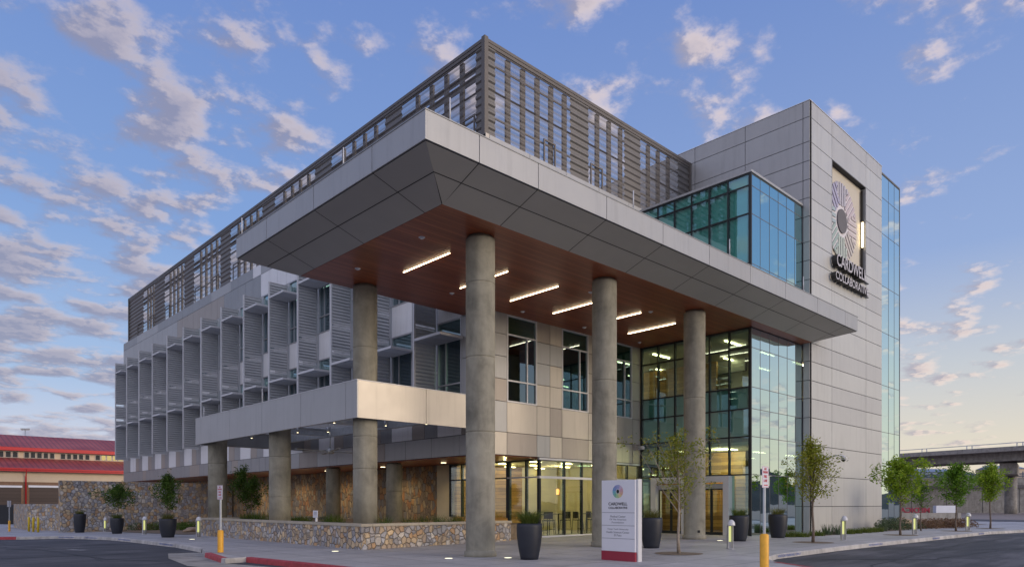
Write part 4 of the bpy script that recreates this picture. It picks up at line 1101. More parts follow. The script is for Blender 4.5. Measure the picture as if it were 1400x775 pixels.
# ================================================================== WALL SIGN ON THE TOWER
S = thing('wall_sign', (40.75, YT, 14), 'round striped emblem with CARDWELL COLLABORATIVE lettering on the white tower wall', 'sign')
cols = {'violet': (.30, .27, .52), 'lav': (.42, .38, .47), 'mauve': (.50, .36, .40), 'rose': (.55, .42, .42), 'sand': (.55, .46, .40), 'green': (.40, .50, .40), 'teal': (.17, .32, .27), 'blue': (.25, .38, .42)}
CM = {k: plain('emblem_'+k, tuple(.62*x+.38*.66 for x in v), .5, 0, .02) for k, v in cols.items()}
ec = Vector((40.16, YT+.21, 17.36)); RO, RI = 2.12, .86
em = MB(); em_m = list(CM.values()); kn = list(CM.keys())
WHS = plain('emblem_white', (.74, .70, .72), .5, 0, .02)
# eight petals, each a fan of parallel strips
order = ['lav', 'mauve', 'rose', 'sand', 'green', 'teal', 'blue', 'violet']   # clockwise from the top
for k in range(8):
    am = R(90-45*k); d = Vector((math.cos(am), 0, math.sin(am))); s_ = Vector((-d.z, 0, d.x)); tilt = .0
    n = 5; half = RO*math.tan(R(22.5))
    for i in range(n):
        o0 = -half*.93+2*half*.93*i/n; o1 = o0+2*half*.93/n*.60
        om = (o0+o1)/2
        r1 = math.sqrt(max(RO**2-om**2, .1))*1.0; r0 = max(RI, abs(om)/math.tan(R(22.5))*.96)
        if r1 <= r0+.05: continue
        pts = [ec+d*r0+s_*o0, ec+d*r1+s_*o0, ec+d*r1+s_*o1, ec+d*r0+s_*o1]
        b = len(em.v); em.v += [tuple(p) for p in pts]+[tuple(p-Vector((0, .03, 0))) for p in pts]
        for q in ((4, 5, 6, 7), (0, 1, 5, 4), (1, 2, 6, 5), (2, 3, 7, 6), (3, 0, 4, 7)): em.f.append(tuple(b+i_ for i_ in q)); em.m.append(kn.index(order[k])); em.sm.append(False)
em.build('emblem_stripes', em_m, S, fix=True)
m = MB(); n = 48
ring = [ec+Vector((RO*1.0*math.cos(2*math.pi*i/n), .012, RO*1.0*math.sin(2*math.pi*i/n))) for i in range(n)]; m.quad(list(reversed(ring)))
m.build('emblem_back', WHS, S)
m = MB(); ring0 = [ec+Vector((.66*math.cos(2*math.pi*i/n), -.05, .66*math.sin(2*math.pi*i/n))) for i in range(n)]; ring1 = [p+Vector((0, .045, 0)) for p in ring0]
m.quad(list(ring0))
for i in range(n): m.quad([ring0[i], ring1[i], ring1[(i+1) % n], ring0[(i+1) % n]])
m.build('emblem_disc', plain('emblem_disc_grey', (.13, .12, .13), .6), S, fix=True)
LF = plain('letter_face', (.50, .48, .52), .5, 0, .02)
yy = YT-.32
a, b = hitY(1144.3, 362, yy), hitY(1184.8, 388, yy); zc = (a.z+b.z)/2
text_obj('CARDWELL', 'lettering_upper', LF, (0.5*(a.x+b.x), yy+.13, 14.66), (1, 0, 0), width=b.x-a.x, height=.66, extrude=.14, bold=.015, parent=S, side=BLACK)
a, b = hitY(1142.8, 382, yy), hitY(1187, 400, yy)
text_obj('COLLABORATIVE', 'lettering_lower', LF, (0.5*(a.x+b.x), yy+.13, 13.80), (1, 0, 0), width=b.x-a.x, height=.44, extrude=.14, bold=.015, parent=S, side=BLACK)
m = MB(); m.box(38.6, 43.3, YT-.12, YT-.03, 14.45, 14.50); m.box(38.5, 43.3, YT-.12, YT-.03, 13.65, 13.69); m.build('letter_rail', BLACK, S)

# ================================================================== MONOLITH SIGN
mx_, my0, my1 = 15.54, 11.47, 12.66
tx = hitY(876.3, 700, my0).x-mx_
T = thing('monument_sign', (mx_, (my0+my1)/2, 0), 'white upright monument sign with round colour-wheel emblem and red foot, standing on the plaza', 'sign')
m = MB(); m.box(mx_+.03, mx_+tx-.03, my0+.03, my1, .28, 2.27, 0); m.box(mx_+.02, mx_+tx-.02, my0+.02, my1+.005, .0, .277, 1)
o = m.build('sign_body', [SIGNW, SIGNR], T)
m = MB(); m.box(mx_+.10, mx_+tx+.0, my0-.03, my0+.026, .0, 2.285, 0); m.build('side_trim', ALU_L, T)
m = MB()
for z in (1.36, 1.0, .637): m.box(mx_+.026, mx_+.0295, my0+.04, my1-.01, z-.006, z+.006)
m.build('divider_line', SIGNG, T)
fx = mx_+.028; fcy = (my0+my1)/2+.02
def st(txt, z, wd, hh, mat, bold=.0): text_obj(txt, 'sign_text', mat, (fx, fcy, z), (0, -1, 0), width=wd, height=hh, extrude=.002, bold=bold, parent=T)
st('CARDWELL', 1.605, .66, .085, SIGNK, .02); st('COLLABORATIVE', 1.495, .66, .062, SIGNK, .02)
st('Medical Center', 1.253, .54, .06, SIGNG); st('Of The Americas', 1.17, .58, .048, SIGNG); st('Foundation', 1.087, .42, .048, SIGNG)
st('Texas Tech University', .893, .74, .058, SIGNG); st('Health Sciences Center', .812, .80, .058, SIGNG); st('El Paso', .727, .26, .056, SIGNG)
hues = [(.25, .30, .55), (.55, .38, .52), (.60, .28, .32), (.68, .36, .22), (.68, .55, .22), (.35, .55, .22), (.10, .42, .26), (.08, .38, .45), (.07, .22, .50), (.16, .20, .50)]
HM = [plain('wheel_hue', h, .5, 0, .02) for h in hues]
m = MB(); N = 30; c0 = Vector((fx, fcy, 1.95))
for i in range(N):
    a = R(90-360*i/N)
    for k, (r0, r1) in enumerate(((.07, .095), (.10, .125), (.13, .155), (.16, .185))):
        da = R(360/N*.44); pts = []
        for r, aa in ((r0, a-da), (r1, a-da), (r1, a+da), (r0, a+da)):
            pts.append((fx-.001, c0.y-r*math.cos(aa+k*.05), c0.z+r*math.sin(aa+k*.05)))
        m.quad(pts, int(i*len(hues)/N))
m.build('emblem_wheel', HM, T)
m = MB(); m.quad([(fx-.001, c0.y-.05*math.cos(2*math.pi*i/24), c0.z+.056*math.sin(2*math.pi*i/24)) for i in range(24)]); m.build('emblem_disc', SIGNK, T)

# ================================================================== PLANTS, POTS, TREES
def pot(p, h, rtop, label):
    t = thing('planter_pot', p, label, 'planter', 'tall charcoal planters')
    m = MB(); pr = []
    for k in range(13):
        s = k/12; r = rtop*(.68+.32*math.sin(min(1, s*1.12)*math.pi/2)**.9)
        if s > .9: r = rtop*(1-.02*(s-.9)*10)
        pr.append((r, h*s))
    pr += [(rtop*.90, h), (rtop*.88, h-.08)]
    m.lathe(pr, 36); localbuild(m, 'pot_body', POT, t)
    m = MB(); m.lathe([(rtop*.87, h-.12), (rtop*.87, h-.079)], 24); localbuild(m, 'pot_soil', SOIL, t)
    return t
def blades(m, n, rad, h, c=(0, 0, 0), wd=.012, lean=.5, segs=3):
    for _ in range(n):
        a = random.uniform(0, 6.283); r = rad*random.random()**.5; x, y = c[0]+r*math.cos(a), c[1]+r*math.sin(a)
        hh = h*random.uniform(.55, 1.1); ln = lean*random.uniform(.3, 1.2)*hh; a2 = a+random.uniform(-.7, .7)
        pv = None; w0 = wd*random.uniform(.7, 1.3); sa = a2+1.57
        for k in range(segs+1):
            s = k/segs; px = x+math.cos(a2)*ln*s*s; py = y+math.sin(a2)*ln*s*s; pz = c[2]+hh*(s-.25*s*s*lean)
            w_ = w0*(1-s*.9); q = ((px-math.cos(sa)*w_, py-math.sin(sa)*w_, pz), (px+math.cos(sa)*w_, py+math.sin(sa)*w_, pz))
            if pv: m.quad([pv[0], pv[1], q[1], q[0]])
            pv = q
def grass(p, label, n=170, rad=.2, h=.32, mat=None, group=None, lean=.6, name='grass_clump', cat='grass plant', wd=.012):
    m = MB(); blades(m, n, rad, h, (0, 0, 0), wd, lean); o = m.build(name, mat or GRASS, loc=tuple(p)); return tag(o, label, cat, group)
def leafquad(m, p, s):
    d = Vector((random.gauss(0, 1), random.gauss(0, 1), random.gauss(0, .6))).normalized(); e = d.orthogonal().normalized()
    e = (e*math.cos(q := random.uniform(0, 6.28))+d.cross(e)*math.sin(q)).normalized()
    l, w_ = s*random.uniform(.7, 1.3), s*random.uniform(.35, .55)
    m.quad([p-d*l, p+e*w_-d*l*.1, p+d*l, p-e*w_-d*l*.1])
def shrub(p, label, n, rad, h, mat, leaf=.04, group=None, name='shrub', cat='shrub', stems=True):
    m = MB()
    for _ in range(n):
        a = random.uniform(0, 6.28); r = rad*random.random()**.45; z = h*random.random()**.8*math.sqrt(max(.1, 1-(r/rad)**2*.8))
        leafquad(m, Vector((r*math.cos(a), r*math.sin(a), z+.02)), leaf)
    for _ in range(10):
        a = random.uniform(0, 6.28); r = rad*.6*random.random(); m.tube([(0, 0, 0), (r*math.cos(a), r*math.sin(a), h*.8)], [.01, .003], 4)
    o = m.build(name, mat, loc=tuple(p)); return tag(o, label, cat, group)
def tree(p, h, crown_lo, rad, leafm, label, nleaf=1800, leaf=.06, trunk=.05, barkm=None, limbs=16, group='young street trees', sparse=0., multi=1, lean=(0, 0), shape=.5, cat='tree', up=.9, asym=0.):
    t = thing('tree', p, label, cat, group); tm, lm_ = MB(), MB(); tips = []
    bm_ = barkm or BARK
    for s in range(multi):
        ox, oy = (random.uniform(-.25, .25), random.uniform(-.25, .25)) if multi > 1 else (0, 0)
        hs = h*(.93 if s == 0 else random.uniform(.7, .9)); pts = []
        tz = [0, .12, .3, .5, .7, .85, 1]
        for k in tz:
            pts.append(Vector((lean[0]*k*h+ox*4*k*(1-.4*k)+random.uniform(-.03, .03)*(k > 0), lean[1]*k*h+oy*4*k*(1-.4*k)+random.uniform(-.03, .03)*(k > 0), hs*k)))
        tm.tube(pts, [trunk*(1.25 if k == 0 else 1-.85*k)/(1+.3*(multi-1)) for k in tz], 8)
        def at(z):
            k = max(0, min(.999, z/hs)); 
            for i in range(len(tz)-1):
                if tz[i] <= k <= tz[i+1]: return pts[i].lerp(pts[i+1], (k-tz[i])/(tz[i+1]-tz[i]))
        nl = limbs//multi
        for i in range(nl):
            f = (i+.5)/nl; z0 = crown_lo*.82+(hs*.90-crown_lo*.82)*f; a = i*2.4+random.uniform(-.5, .5)+s
            env = math.sin(math.pi*min(.98, max(.06, (f*(1-.1)+.12))**shape)) if shape != 0 else 1
            L = rad*max(.28, env)*random.uniform(.72, 1.15)*(1+asym*math.cos(a))
            st_ = at(z0); d = Vector((math.cos(a), math.sin(a), up*random.uniform(.7, 1.5))).normalized()
            mid = st_+d*L*.5; end = st_+Vector((math.cos(a)*L, math.sin(a)*L, L*up*random.uniform(.9, 1.3)))
            if end.z > h: end.z = h-random.random()*.1
            r0 = trunk*.42*(1-f*.6); tm.tube([st_, mid, end], [r0, r0*.6, r0*.2], 5)
            for k in range(5):
                g = .3+.7*k/4; b0 = st_.lerp(mid, g*2) if g < .5 else mid.lerp(end, (g-.5)*2)
                dd = Vector((random.uniform(-1, 1), random.uniform(-1, 1), random.uniform(-.35, 1))).normalized()
                e = b0+dd*L*random.uniform(.18, .42); tm.tube([b0, e], [r0*.3, r0*.1], 4)
                tips += [(b0, e)]*2+[(e, e)]
        tips += [(pts[-1], pts[-1]), (pts[-2], pts[-1])]
    n = 0; nleaf = int(nleaf*1.9); leaf *= 1.12
    while n < nleaf:
        b0, e = random.choice(tips); c = b0.lerp(e, random.random())
        k = random.randint(3, 8)
        if random.random() < sparse: continue
        for _ in range(k):
            q = c+Vector((random.gauss(0, 1), random.gauss(0, 1), random.gauss(0, 1)))*(.115 if not sparse else .09)
            if q.z < crown_lo*.85: continue
            leafquad(lm_, q, leaf)
        n += k
    localbuild(tm, 'trunk', bm_, t); localbuild(lm_, 'crown', leafm, t); return t
def pit(p, r=.75, name='tree_pit'):
    m = MB(); m.quad([(p.x+r*math.cos(2*math.pi*i/28), p.y+r*math.sin(2*math.pi*i/28), gz(p.x, p.y)+.006) for i in range(28)]); tag(m.build(name, SOIL, fix=False), kind='structure')

p = hitG(928, 756); pit(p); tree(p, 4.05, 1.35, 1.3, LEAF_O, 'sparse young olive-green tree in front of the glass entrance, right of the monument sign', 1350, .042, .05, BARKP, 22, sparse=.3, up=1.25)
p = hitG(1111.5, 741); pit(p); tree(p, 4.35, 1.65, .98, LEAF_Y, 'thin yellow-green young tree in front of the white tower corner', 2300, .045, .055, BARK, 26, sparse=.0, up=1.05)
p = hitG(1231, 731); pit(p); tree(p, 3.95, 1.6, 1.28, LEAF_B, 'dense bright green young tree before the tower\'s right edge', 2500, .065, .05, BARK, 22, up=.9)
p = hitG(1259, 725); tree(p, 3.0, 1.2, 1.05, LEAF_M, 'sparse dark-twigged tree behind the brightest green one', 700, .06, .035, BARK, 18, sparse=.3, up=1.1)
p = hitG(1307, 725.5); pit(p); tree(p, 3.95, 1.55, .98, LEAF_M, 'narrow mid-green young tree, the second last towards the overpass pier', 2100, .062, .05, BARK, 24, up=1.15)
p = hitG(1354, 722); pit(p); tree(p, 4.15, 1.85, .9, LEAF_B, 'rounded bright green young tree nearest to the overpass pier', 2500, .065, .05, BARK, 22, up=1.15)
# pots
PD = [(109, 727, 702, .38, 'tall charcoal planter with a low grass tuft, farthest along the rubble wall'),
      (160, 731, 708.3, .37, 'tall charcoal planter holding the rounded leafy tree by the rubble wall'),
      (229.5, 736, 709.2, .39, 'tall charcoal planter holding the slender tree, by the end of the rubble wall'),
      (723.7, 766, 715.3, .37, 'tall charcoal planter with long grass standing between front column and monument sign'),
      (890.5, 750.5, 707.5, .385, 'tall charcoal planter half hidden behind the monument sign'),
      (1010.5, 741, 704.5, .385, 'tall charcoal planter just behind the bollard light, left of the fire lane sign'),
      (1063.5, 736.5, 703, .405, 'tall charcoal planter before the reflective glass front, right of the fire lane sign')]
pots = []
for i, (u, v, vt, r, lab) in enumerate(PD):
    p = hitG(u, v-2.0)
    if p.y > 54: p = hitY(u, v, 54.0); p.z = gz(p.x, p.y)
    dd = (p-CAM).dot(FWD); h = (HZ-vt)*dd/FPX+EYE-p.z if i == 0 else (v-1.5-vt)*dd/FPX
    if i == 0: r = 7.6*dd/FPX
    pot(p, h, r, lab); q = p+Vector((0, 0, h-.085)); pots.append(q)
    gl = ['in the farthest planter', 'at the foot of the rounded planter tree', 'at the foot of the slender planter tree', 'arching long out of the planter beside the front column', 'in the planter behind the monument sign', 'in the planter behind the bollard light', 'in the planter before the reflective glass'][i]
    grass(q, 'tuft of ornamental grass '+gl, 300 if i != 3 else 520, r*.62, .46 if i != 3 else .62, GRASS if i % 2 else GRASSD, 'grass tufts in the planters', .75 if i != 3 else 1.0, wd=.009)
tree(pots[1], 2.15, .75, 1.0, LEAF_D, 'rounded dark green small tree growing in a charcoal planter', 1700, .055, .03, BARK, 20, 'potted trees', up=.6, lean=(.05, -.02))
tree(pots[2], 2.45, .55, .62, LEAF_D, 'slender irregular small tree growing in the planter nearest the side canopy', 1500, .05, .028, BARK, 16, 'potted trees', sparse=.1, up=.9)
# bollard lights
BD = [(143.5, 726.3, 'farthest one before the rubble wall'), (197.5, 730, 'between the two potted trees'), (271.3, 734, 'beside the end of the stone planter wall'), (998.5, 750, 'in front of the entrance doors'), (1153.3, 738, 'before the white tower, right of the yellow-green tree'), (1250.7, 730, 'just right of the bright green tree'), (1323.3, 725, 'between the last two street trees')]
def bollard(p, lab, first=[None]):
    if first[0] is None:
        t = thing('bollard_light', p, 'x', 'bollard light', 'bollard path lights')
        h = 1.0; r = .115
        m = MB()
        # half shell at the back, domed hood on top
        n = 14; prof = [(0, 0), (.0, .78)]
        for i in range(n):
            a0, a1 = R(75)+R(210)*i/n, R(75)+R(210)*(i+1)/n
            c0, s0, c1, s1 = math.cos(a0)*r, math.sin(a0)*r, math.cos(a1)*r, math.sin(a1)*r
            m.quad([(c0, s0, 0), (c1, s1, 0), (c1, s1, .8), (c0, s0, .8)][::-1], 0, True)
            m.quad([(c0*.8, s0*.8, 0), (c1*.8, s1*.8, 0), (c1*.8, s1*.8, .8), (c0*.8, s0*.8, .8)], 0, True)
        for a in (R(75), R(285)):
            c0, s0 = math.cos(a), math.sin(a); m.quad([(c0*r, s0*r, 0), (c0*r*.8, s0*r*.8, 0), (c0*r*.8, s0*r*.8, .8), (c0*r, s0*r, .8)])
        m.lathe([(r+.02, 0), (r+.02, .02), (r-.03, .021)], 20)
        localbuild(m, 'bollard_post', ALU, t)
        m = MB(); pr = [(r*1.15*math.cos(R(a)), .83+.17*math.sin(R(a))) for a in range(0, 86, 12)]+[(.005, 1.0)]
        m.lathe([(r*1.15, .79)]+pr, 22); hd = localbuild(m, 'bollard_hood', ALU_L, t)
        for v in hd.data.vertices: v.co.x += .035 if v.co.z > .5 else 0
        m = MB(); m.box(-.05, .0, -.026, .026, .25, .775); localbuild(m, 'light_reflector', LAMP_Y, t)
        t['label'] = 'grey domed bollard light, '+lab; first[0] = t
        # turn the open side towards the walk on the right
        t.rotation_euler = (0, 0, math.atan2(-p[1], -p[0])+R(42)); return t
    c = copy_tree(first[0], None, Vector(p)); c['label'] = 'grey domed bollard light, '+lab; c.rotation_euler = (0, 0, math.atan2(-p.y, -p.x)+R(42)); return c
for u, v, lab in BD: bollard(hitG(u, v), lab)
# flush ground lights
GD = [(613.4, 763.3, 'left of the front column'), (694.5, 762.5, 'right of the front column'), (458.3, 753.5, 'before the stone planter wall'), (262.6, 737, 'near the last rubble wall planter'), (984.3, 738.8, 'before the entrance doors')]
for u, v, lab in GD:
    p = hitG(u, v); t = thing('ground_light', p, 'round glowing in-ground light flush with the paving, '+lab, 'ground light', 'flush ground lights')
    m = MB(); m.lathe([(.15, 0), (.15, .012), (.12, .014)], 24); localbuild(m, 'light_rim', ALU, t)
    m = MB(); m.lathe([(.115, .0145), (.113, .018)], 24); localbuild(m, 'light_lens', LAMP_G, t)
# yellow posts
for k, (u, lab) in enumerate(((39.5, 'left one'), (45.6, 'middle one'), (52.2, 'right one'))):
    p = hitG(u, 726+k*.5); m = MB(); h = (20+k*.1)*(p-CAM).dot(FWD)/FPX; m.lathe([(.075, 0), (.075, h-.05), (.05, h-.01), (.01, h)], 18); m2 = m
    o = m2.build('guard_post', YEL2, loc=tuple(p)); tag(o, 'yellow guard post, '+lab+' of three by the low rubble wall', 'guard post', 'row of three yellow guard posts')
def fire_sign(p, hs, hb, rb, rz, label, sgn=True):
    t = thing('sign_post', p, label, 'street sign', 'fire lane sign posts', rz)
    m = MB(); m.lathe([(rb*1.02, 0), (rb, .03), (rb, hb-.04), (rb*.8, hb-.01), (rb*.4, hb)], 22); localbuild(m, 'post_sleeve', YEL1, t)
    m = MB(); m.box(-.03, .03, -.018, .018, .1, hs); localbuild(m, 'post', GALV, t)
    if sgn:
        m = MB(); m.box(-.15, .15, -.026, -.020, hs-.47, hs, 0); m.box(-.14, .14, -.0275, -.0262, hs-.46, hs-.455, 1); m.box(-.14, .14, -.0275, -.0262, hs-.015, hs-.01, 1)
        m.box(-.14, -.135, -.0275, -.0262, hs-.455, hs-.015, 1); m.box(.135, .14, -.0275, -.0262, hs-.455, hs-.015, 1)
        # arrow
        m.box(-.08, .07, -.0285, -.0265, hs-.425, hs-.405, 1); m.quad([(.06, -.0285, hs-.44), (.105, -.0285, hs-.415), (.06, -.0285, hs-.39)], 1)
        pl = localbuild(m, 'sign_plate', [SIGNW, SIGNRT], t)
        for txt, z, hh, wd in (('NO', hs-.06, .05, .10), ('PARKING', hs-.13, .05, .22), ('FIRE', hs-.225, .06, .15), ('LANE', hs-.315, .06, .16)):
            me = text_mesh(txt, wd, hh, .001, .02); me.transform(Matrix(((1, 0, 0, 0), (0, 0, -1, -.029), (0, 1, 0, z), (0, 0, 0, 1)))); me.materials.append(SIGNRT)
            o = bpy.data.objects.new('sign_text', me); COL.objects.link(o); o.parent = pl
    return t
p = hitG(301.5, 754.5); dd = (p-CAM).dot(FWD)
fire_sign(p, (754.5-663)*dd/FPX, (754.5-724)*dd/FPX, .095, R(-79), 'fire lane sign in a yellow sleeve at the red kerb before the stone planter wall')
p = hitD(1045, 729, 15.3); p.z = gz(p.x, p.y); dd = 15.3
fire_sign(p, (688.5-637)*dd/FPX+EYE-p.z, (688.5-729)*dd/FPX+EYE-p.z, .095, 0, 'nearest fire lane sign, its yellow sleeve rising from the lower picture edge')
p = hitG(12.8, 726); dd = (p-CAM).dot(FWD)
fire_sign(p, (726-684)*dd/FPX, (726-711)*dd/FPX, .075, R(-150), 'grey sign post in a yellow sleeve at the far left kerb tip, seen edge-on')

# ================================================================== STONE WALLS AND BEDS
px0, px1, py0, py1, zt = 12.98, 20.2, 21.32, 36.9, .80
W_ = thing('planter_wall', (px0, py0, 0), 'low rubble stone planter wall with pale coping round the side canopy columns', 'wall')
m = MB(); m.box(px0, px0+.4, py0, py1, -.15, zt); m.box(px0+.4, px1, py0, py0+.4, -.15, zt); m.box(px0+.4, px1, py1-.4, py1, -.15, zt); m.build('stone_face', STONE_P, W_)
m = MB(); m.box(px0-.04, px0+.44, py0-.04, py1+.04, zt+.002, zt+.10); m.box(px0+.442, px1+.03, py0-.04, py0+.44, zt+.002, zt+.10); m.box(px0+.442, px1, py1-.44, py1+.04, zt+.002, zt+.10)
bevel(m.build('coping', CAPST, W_), .012, 2)
m = MB(); m.box(px0+.4, 22.5, py0+.4, py1-.4, -.1, .72); tag(m.build('planter_soil', SOIL), kind='structure')
def polywall(name, pts, th, z0, z1, mat, label, cap=None):
    m = MB()
    for (a, b) in zip(pts[:-1], pts[1:]):
        a, b = Vector((*a, 0)), Vector((*b, 0)); d = (b-a).normalized(); n = Vector((-d.y, d.x, 0))
        m.obox((a+b)/2+n*th/2+Vector((0, 0, (z0+z1)/2)), d, n, Vector((0, 0, 1)), (b-a).length/2, th/2, (z1-z0)/2)
    o = m.build(name, mat); return tag(o, label, 'wall')
a_ = hitY(82, 700, 57.0)
polywall('garden_wall', [(a_.x, 57.0), (22.6, 57.0)], .5, -.8, hitY(82, 656.3, 57.0).z, STONE, 'tall rubble stone wall running out from the far end of the building')
c_, a2, b2 = hitD(18.5, 700, 63), hitD(37.5, 700, 56), hitD(100, 700, 55)
polywall('garden_wall', [(c_.x, c_.y), (a2.x, a2.y), (b2.x, b2.y)], .45, -.9, 1.60, STONE, 'lower rubble stone wall bending away behind the three yellow guard posts')
# planting in the raised bed
tb = hitX(340.5, 704, 16.3); tb.z = .72
tree(Vector((tb.x, tb.y, .72)), hitX(340, 630, 16.3).z-.72, .55, .85, LEAF_D, 'bushy dark green small tree in the raised stone bed between two canopy columns', 2600, .05, .04, BARK, 22, 'bed trees', up=1.1, multi=2)
GB = 'grass clumps in the raised stone bed'
for i, (u, x) in enumerate(((318, 14.9), (326, 15.4), (336, 14.9), (349, 15.0), (357, 15.3), (366, 15.0), (403, 15.2), (411, 15.6), (420, 15.2), (447, 15.4), (455, 15.9), (464, 15.3), (526, 15.2), (559, 16.2), (578, 16.9), (600, 17.4), (618, 17.9), (628, 18.4), (684, 20.0))):
    q = hitX(u, 705, x)
    if i >= 12: q = hitY(u, 705, 22.1+(i % 3)*.25); 
    if q.x > 19.9: q = Vector((19.7, 22.5, 0))
    if i < 12 and q.y > 36: q.y = 35.9
    lab = 'feathery green grass clump in the raised bed, '+['at its far end', 'left of the bushy tree', 'below the bushy tree', 'right below the bushy tree', 'between the bushy tree and the next column', 'touching the column right of the bushy tree', 'just right of the second canopy column', 'farther right of the second column', 'left of the small white sign', 'behind the small white sign', 'right of the small white sign', 'left of the corner column', 'right of the corner column', 'before the recessed column', 'before the warm rubble wall, left', 'before the warm rubble wall, middle', 'before the warm rubble wall, right', 'below the recessed window', 'at the bed end by the storefront'][i]
    grass((q.x, q.y, .72), lab, 110, .26, random.uniform(.42, .62), GRASS if i % 3 else LEAF_D, GB, .55, wd=.009)
q = hitX(432.5, 711, 13.6); t = thing('small_sign', (q.x, q.y, .72), 'small white notice on a short white post in the raised bed', 'sign')
m = MB(); m.box(-.035, .035, -.03, .03, 0, .45); localbuild(m, 'post', WHITE, t); m = MB(); m.box(-.05, -.032, -.19, .19, .33, .62); pl = localbuild(m, 'notice_board', SIGNW, t)
m = MB()
for z in (.55, .50, .45): m.box(-.053, -.0505, -.12, .12, z-.008, z+.008)
localbuild(m, 'notice_lines', SIGNG, t)
m = MB(); p = hitX(636.5-6, 693, 22.78); m.box(22.72, 22.795, 28.62, 28.95, 1.25, 1.55); m.box(22.70, 22.795, 28.52, 28.58, 1.15, 1.5); tag(m.build('utility_box', BLACK), 'black utility boxes fixed to the warm rubble wall beside the recessed window', 'utility box')
# bed along the rubble wall on the left
sheet('planting_bed', [(12.6, 38), (19.5, 38), (22, 57), (13.3, 57), (12.9, 50)], .02, SOIL)
for i, u in enumerate((186, 203, 214, 247, 262, 254, 290)):
    q = hitG(u, 724.5); q = Vector((q.x, q.y, 0)); q.z = gz(q.x, q.y)
    shrub(q, ['low dark shrub before the rubble wall, left of the slender planter', 'low reddish shrub before the rubble wall beside a bollard light', 'low shrub touching the slender tree planter', 'dark shrub right of the slender tree planter', 'dark shrub before the rubble wall beside the bed end', 'rounded shrub behind the last left bollard light', 'shrub tucked in the corner by the planter wall'][i], 700, .75, .62, LEAF_R if i in (1,) else LEAF_D, .05, 'shrubs before the rubble wall')
def boulder(p, s, label):
    bm = bmesh.new(); bmesh.ops.create_icosphere(bm, subdivisions=3, radius=1)
    for v in bm.verts:
        f = 1+.35*mnoise.noise(v.co*1.3+Vector(p)); v.co = Vector((v.co.x*s[0]*f, v.co.y*s[1]*f, v.co.z*s[2]*f+s[2]*.55))
    me = bpy.data.meshes.new('boulder'); bm.to_mesh(me); bm.free(); me.materials.append(ROCK); me.polygons.foreach_set('use_smooth', [i % 3 > 0 for i in range(len(me.polygons))])
    o = bpy.data.objects.new('boulder', me); COL.objects.link(o); o.location = p; tag(o, label, 'boulder', 'landscape boulders')
boulder(hitG(242.5, 723.5), (.38, .38, .5), 'tan boulder before the rubble wall, right of the slender planter'); boulder(hitG(264, 727), (.6, .4, .2), 'flat tan boulder by the left planting bed edge')
# tower bed
sheet('planting_bed', [(31.2, 13.55), (50, 13.2), (60, 12.9), (60, 19), (49.2, 19), (49.2, 15.2), (31.2, 15.2)], .008, SOIL)
TB = [(1078, 733.5, 'g'), (1096, 733.5, 'g'), (1117, 732, 'g'), (1131, 730.5, 's'), (1144.5, 730.3, 's'), (1159, 729.3, 'g'), (1169, 728.6, 'g'), (1183, 727.6, 'g'), (1192, 727, 'g'), (1199, 726.4, 'g'), (1207, 725.6, 's'), (1215.5, 724.5, 'S'), (1226, 723.5, 'S')]
for i, (u, v, k) in enumerate(TB):
    q = hitG(u, v); lab = ['below the reflective glass front', 'at the glass bay end', 'at the white tower corner', 'spiky, left of the tower bollard light', 'close left of the tower bollard light', 'right of the tower bollard light', 'second right of the tower bollard light', 'in the middle of the tower\'s foot', 'joined in a low row at the tower\'s foot', 'last green tuft before the silver shrubs', 'at the tower\'s right edge', 'below the narrow glass bay, left', 'below the narrow glass bay, right'][i]
    if k == 'g': grass(q, 'low green grass tuft '+lab, 260, .34, .34, GRASS, 'plants along the tower foot', .7, wd=.011)
    elif k == 's': grass(q, 'dark spiky plant '+lab, 120, .22, .55, LEAF_S, 'plants along the tower foot', .35, 'spiky_plant', 'plant', wd=.014)
    else: shrub(q, 'silvery green shrub '+lab, 900, .75, .75, LEAF_S, .05, 'plants along the tower foot')
for i, (u, v) in enumerate(((1243, 722), (1262, 722), (1270, 721.5), (1282, 721), (1293, 721), (1303, 721), (1313, 720.5))):
    q = hitG(u, v); shrub(q, 'feathery '+('green' if i == 0 else 'reddish brown')+' shrub before the low concrete wall, '+['beside the boulder', 'first brown one from the left', 'second from the left', 'third from the left', 'middle right', 'second from the right end', 'at the right end'][i], 900, .95, .62 if i > 1 else .45, LEAF_S if i == 0 else LEAF_R, .05, 'shrubs before the low concrete wall')
boulder(hitG(1233.5, 722), (.55, .5, .42), 'pale rounded boulder behind the bright green tree'); boulder(hitG(1262, 720), (1.0, .6, .34), 'red-brown long boulder by the low concrete wall')

# low concrete sign wall with back-to-front red letters
def far_frame(u, v, dd): return hitD(u, v, dd)
DW = 56.0
a, b = hitD(1233, 716, DW), hitD(1313.5, 716, DW); d = (b-a).normalized(); n = Vector((d.y, -d.x, 0))
zg = EYE-(717-HZ)*DW/FPX-.3; zt_ = EYE-(700.7-HZ)*DW/FPX
def pl_(q, o_, z): r = q+n*o_; return Vector((r.x, r.y, z))
m = MB(); m.obox(pl_((a+b)/2-d*.14, -.2, (zg+zt_)/2), d, n, Vector((0, 0, 1)), (b-a).length/2-.16, .2, (zt_-zg)/2)
m.obox(pl_(b-d*.14, -.2, (zg+zt_)/2), d, n, Vector((0, 0, 1)), .14, .26, (zt_-zg)/2+.01)
SW = m.build('sign_wall', CONC_W); tag(SW, 'low grey concrete sign wall with a red lettering seen from behind, right of the tower', 'wall')
ta, tb_ = hitD(1226.5, 696, DW), hitD(1273, 696, DW)
o = text_obj('MEDICAL', 'red_lettering', SIGNR, pl_((ta+tb_)/2, -.2, zt_+.22), -d, width=(tb_-ta).length, height=.42, extrude=.05, bold=.02)
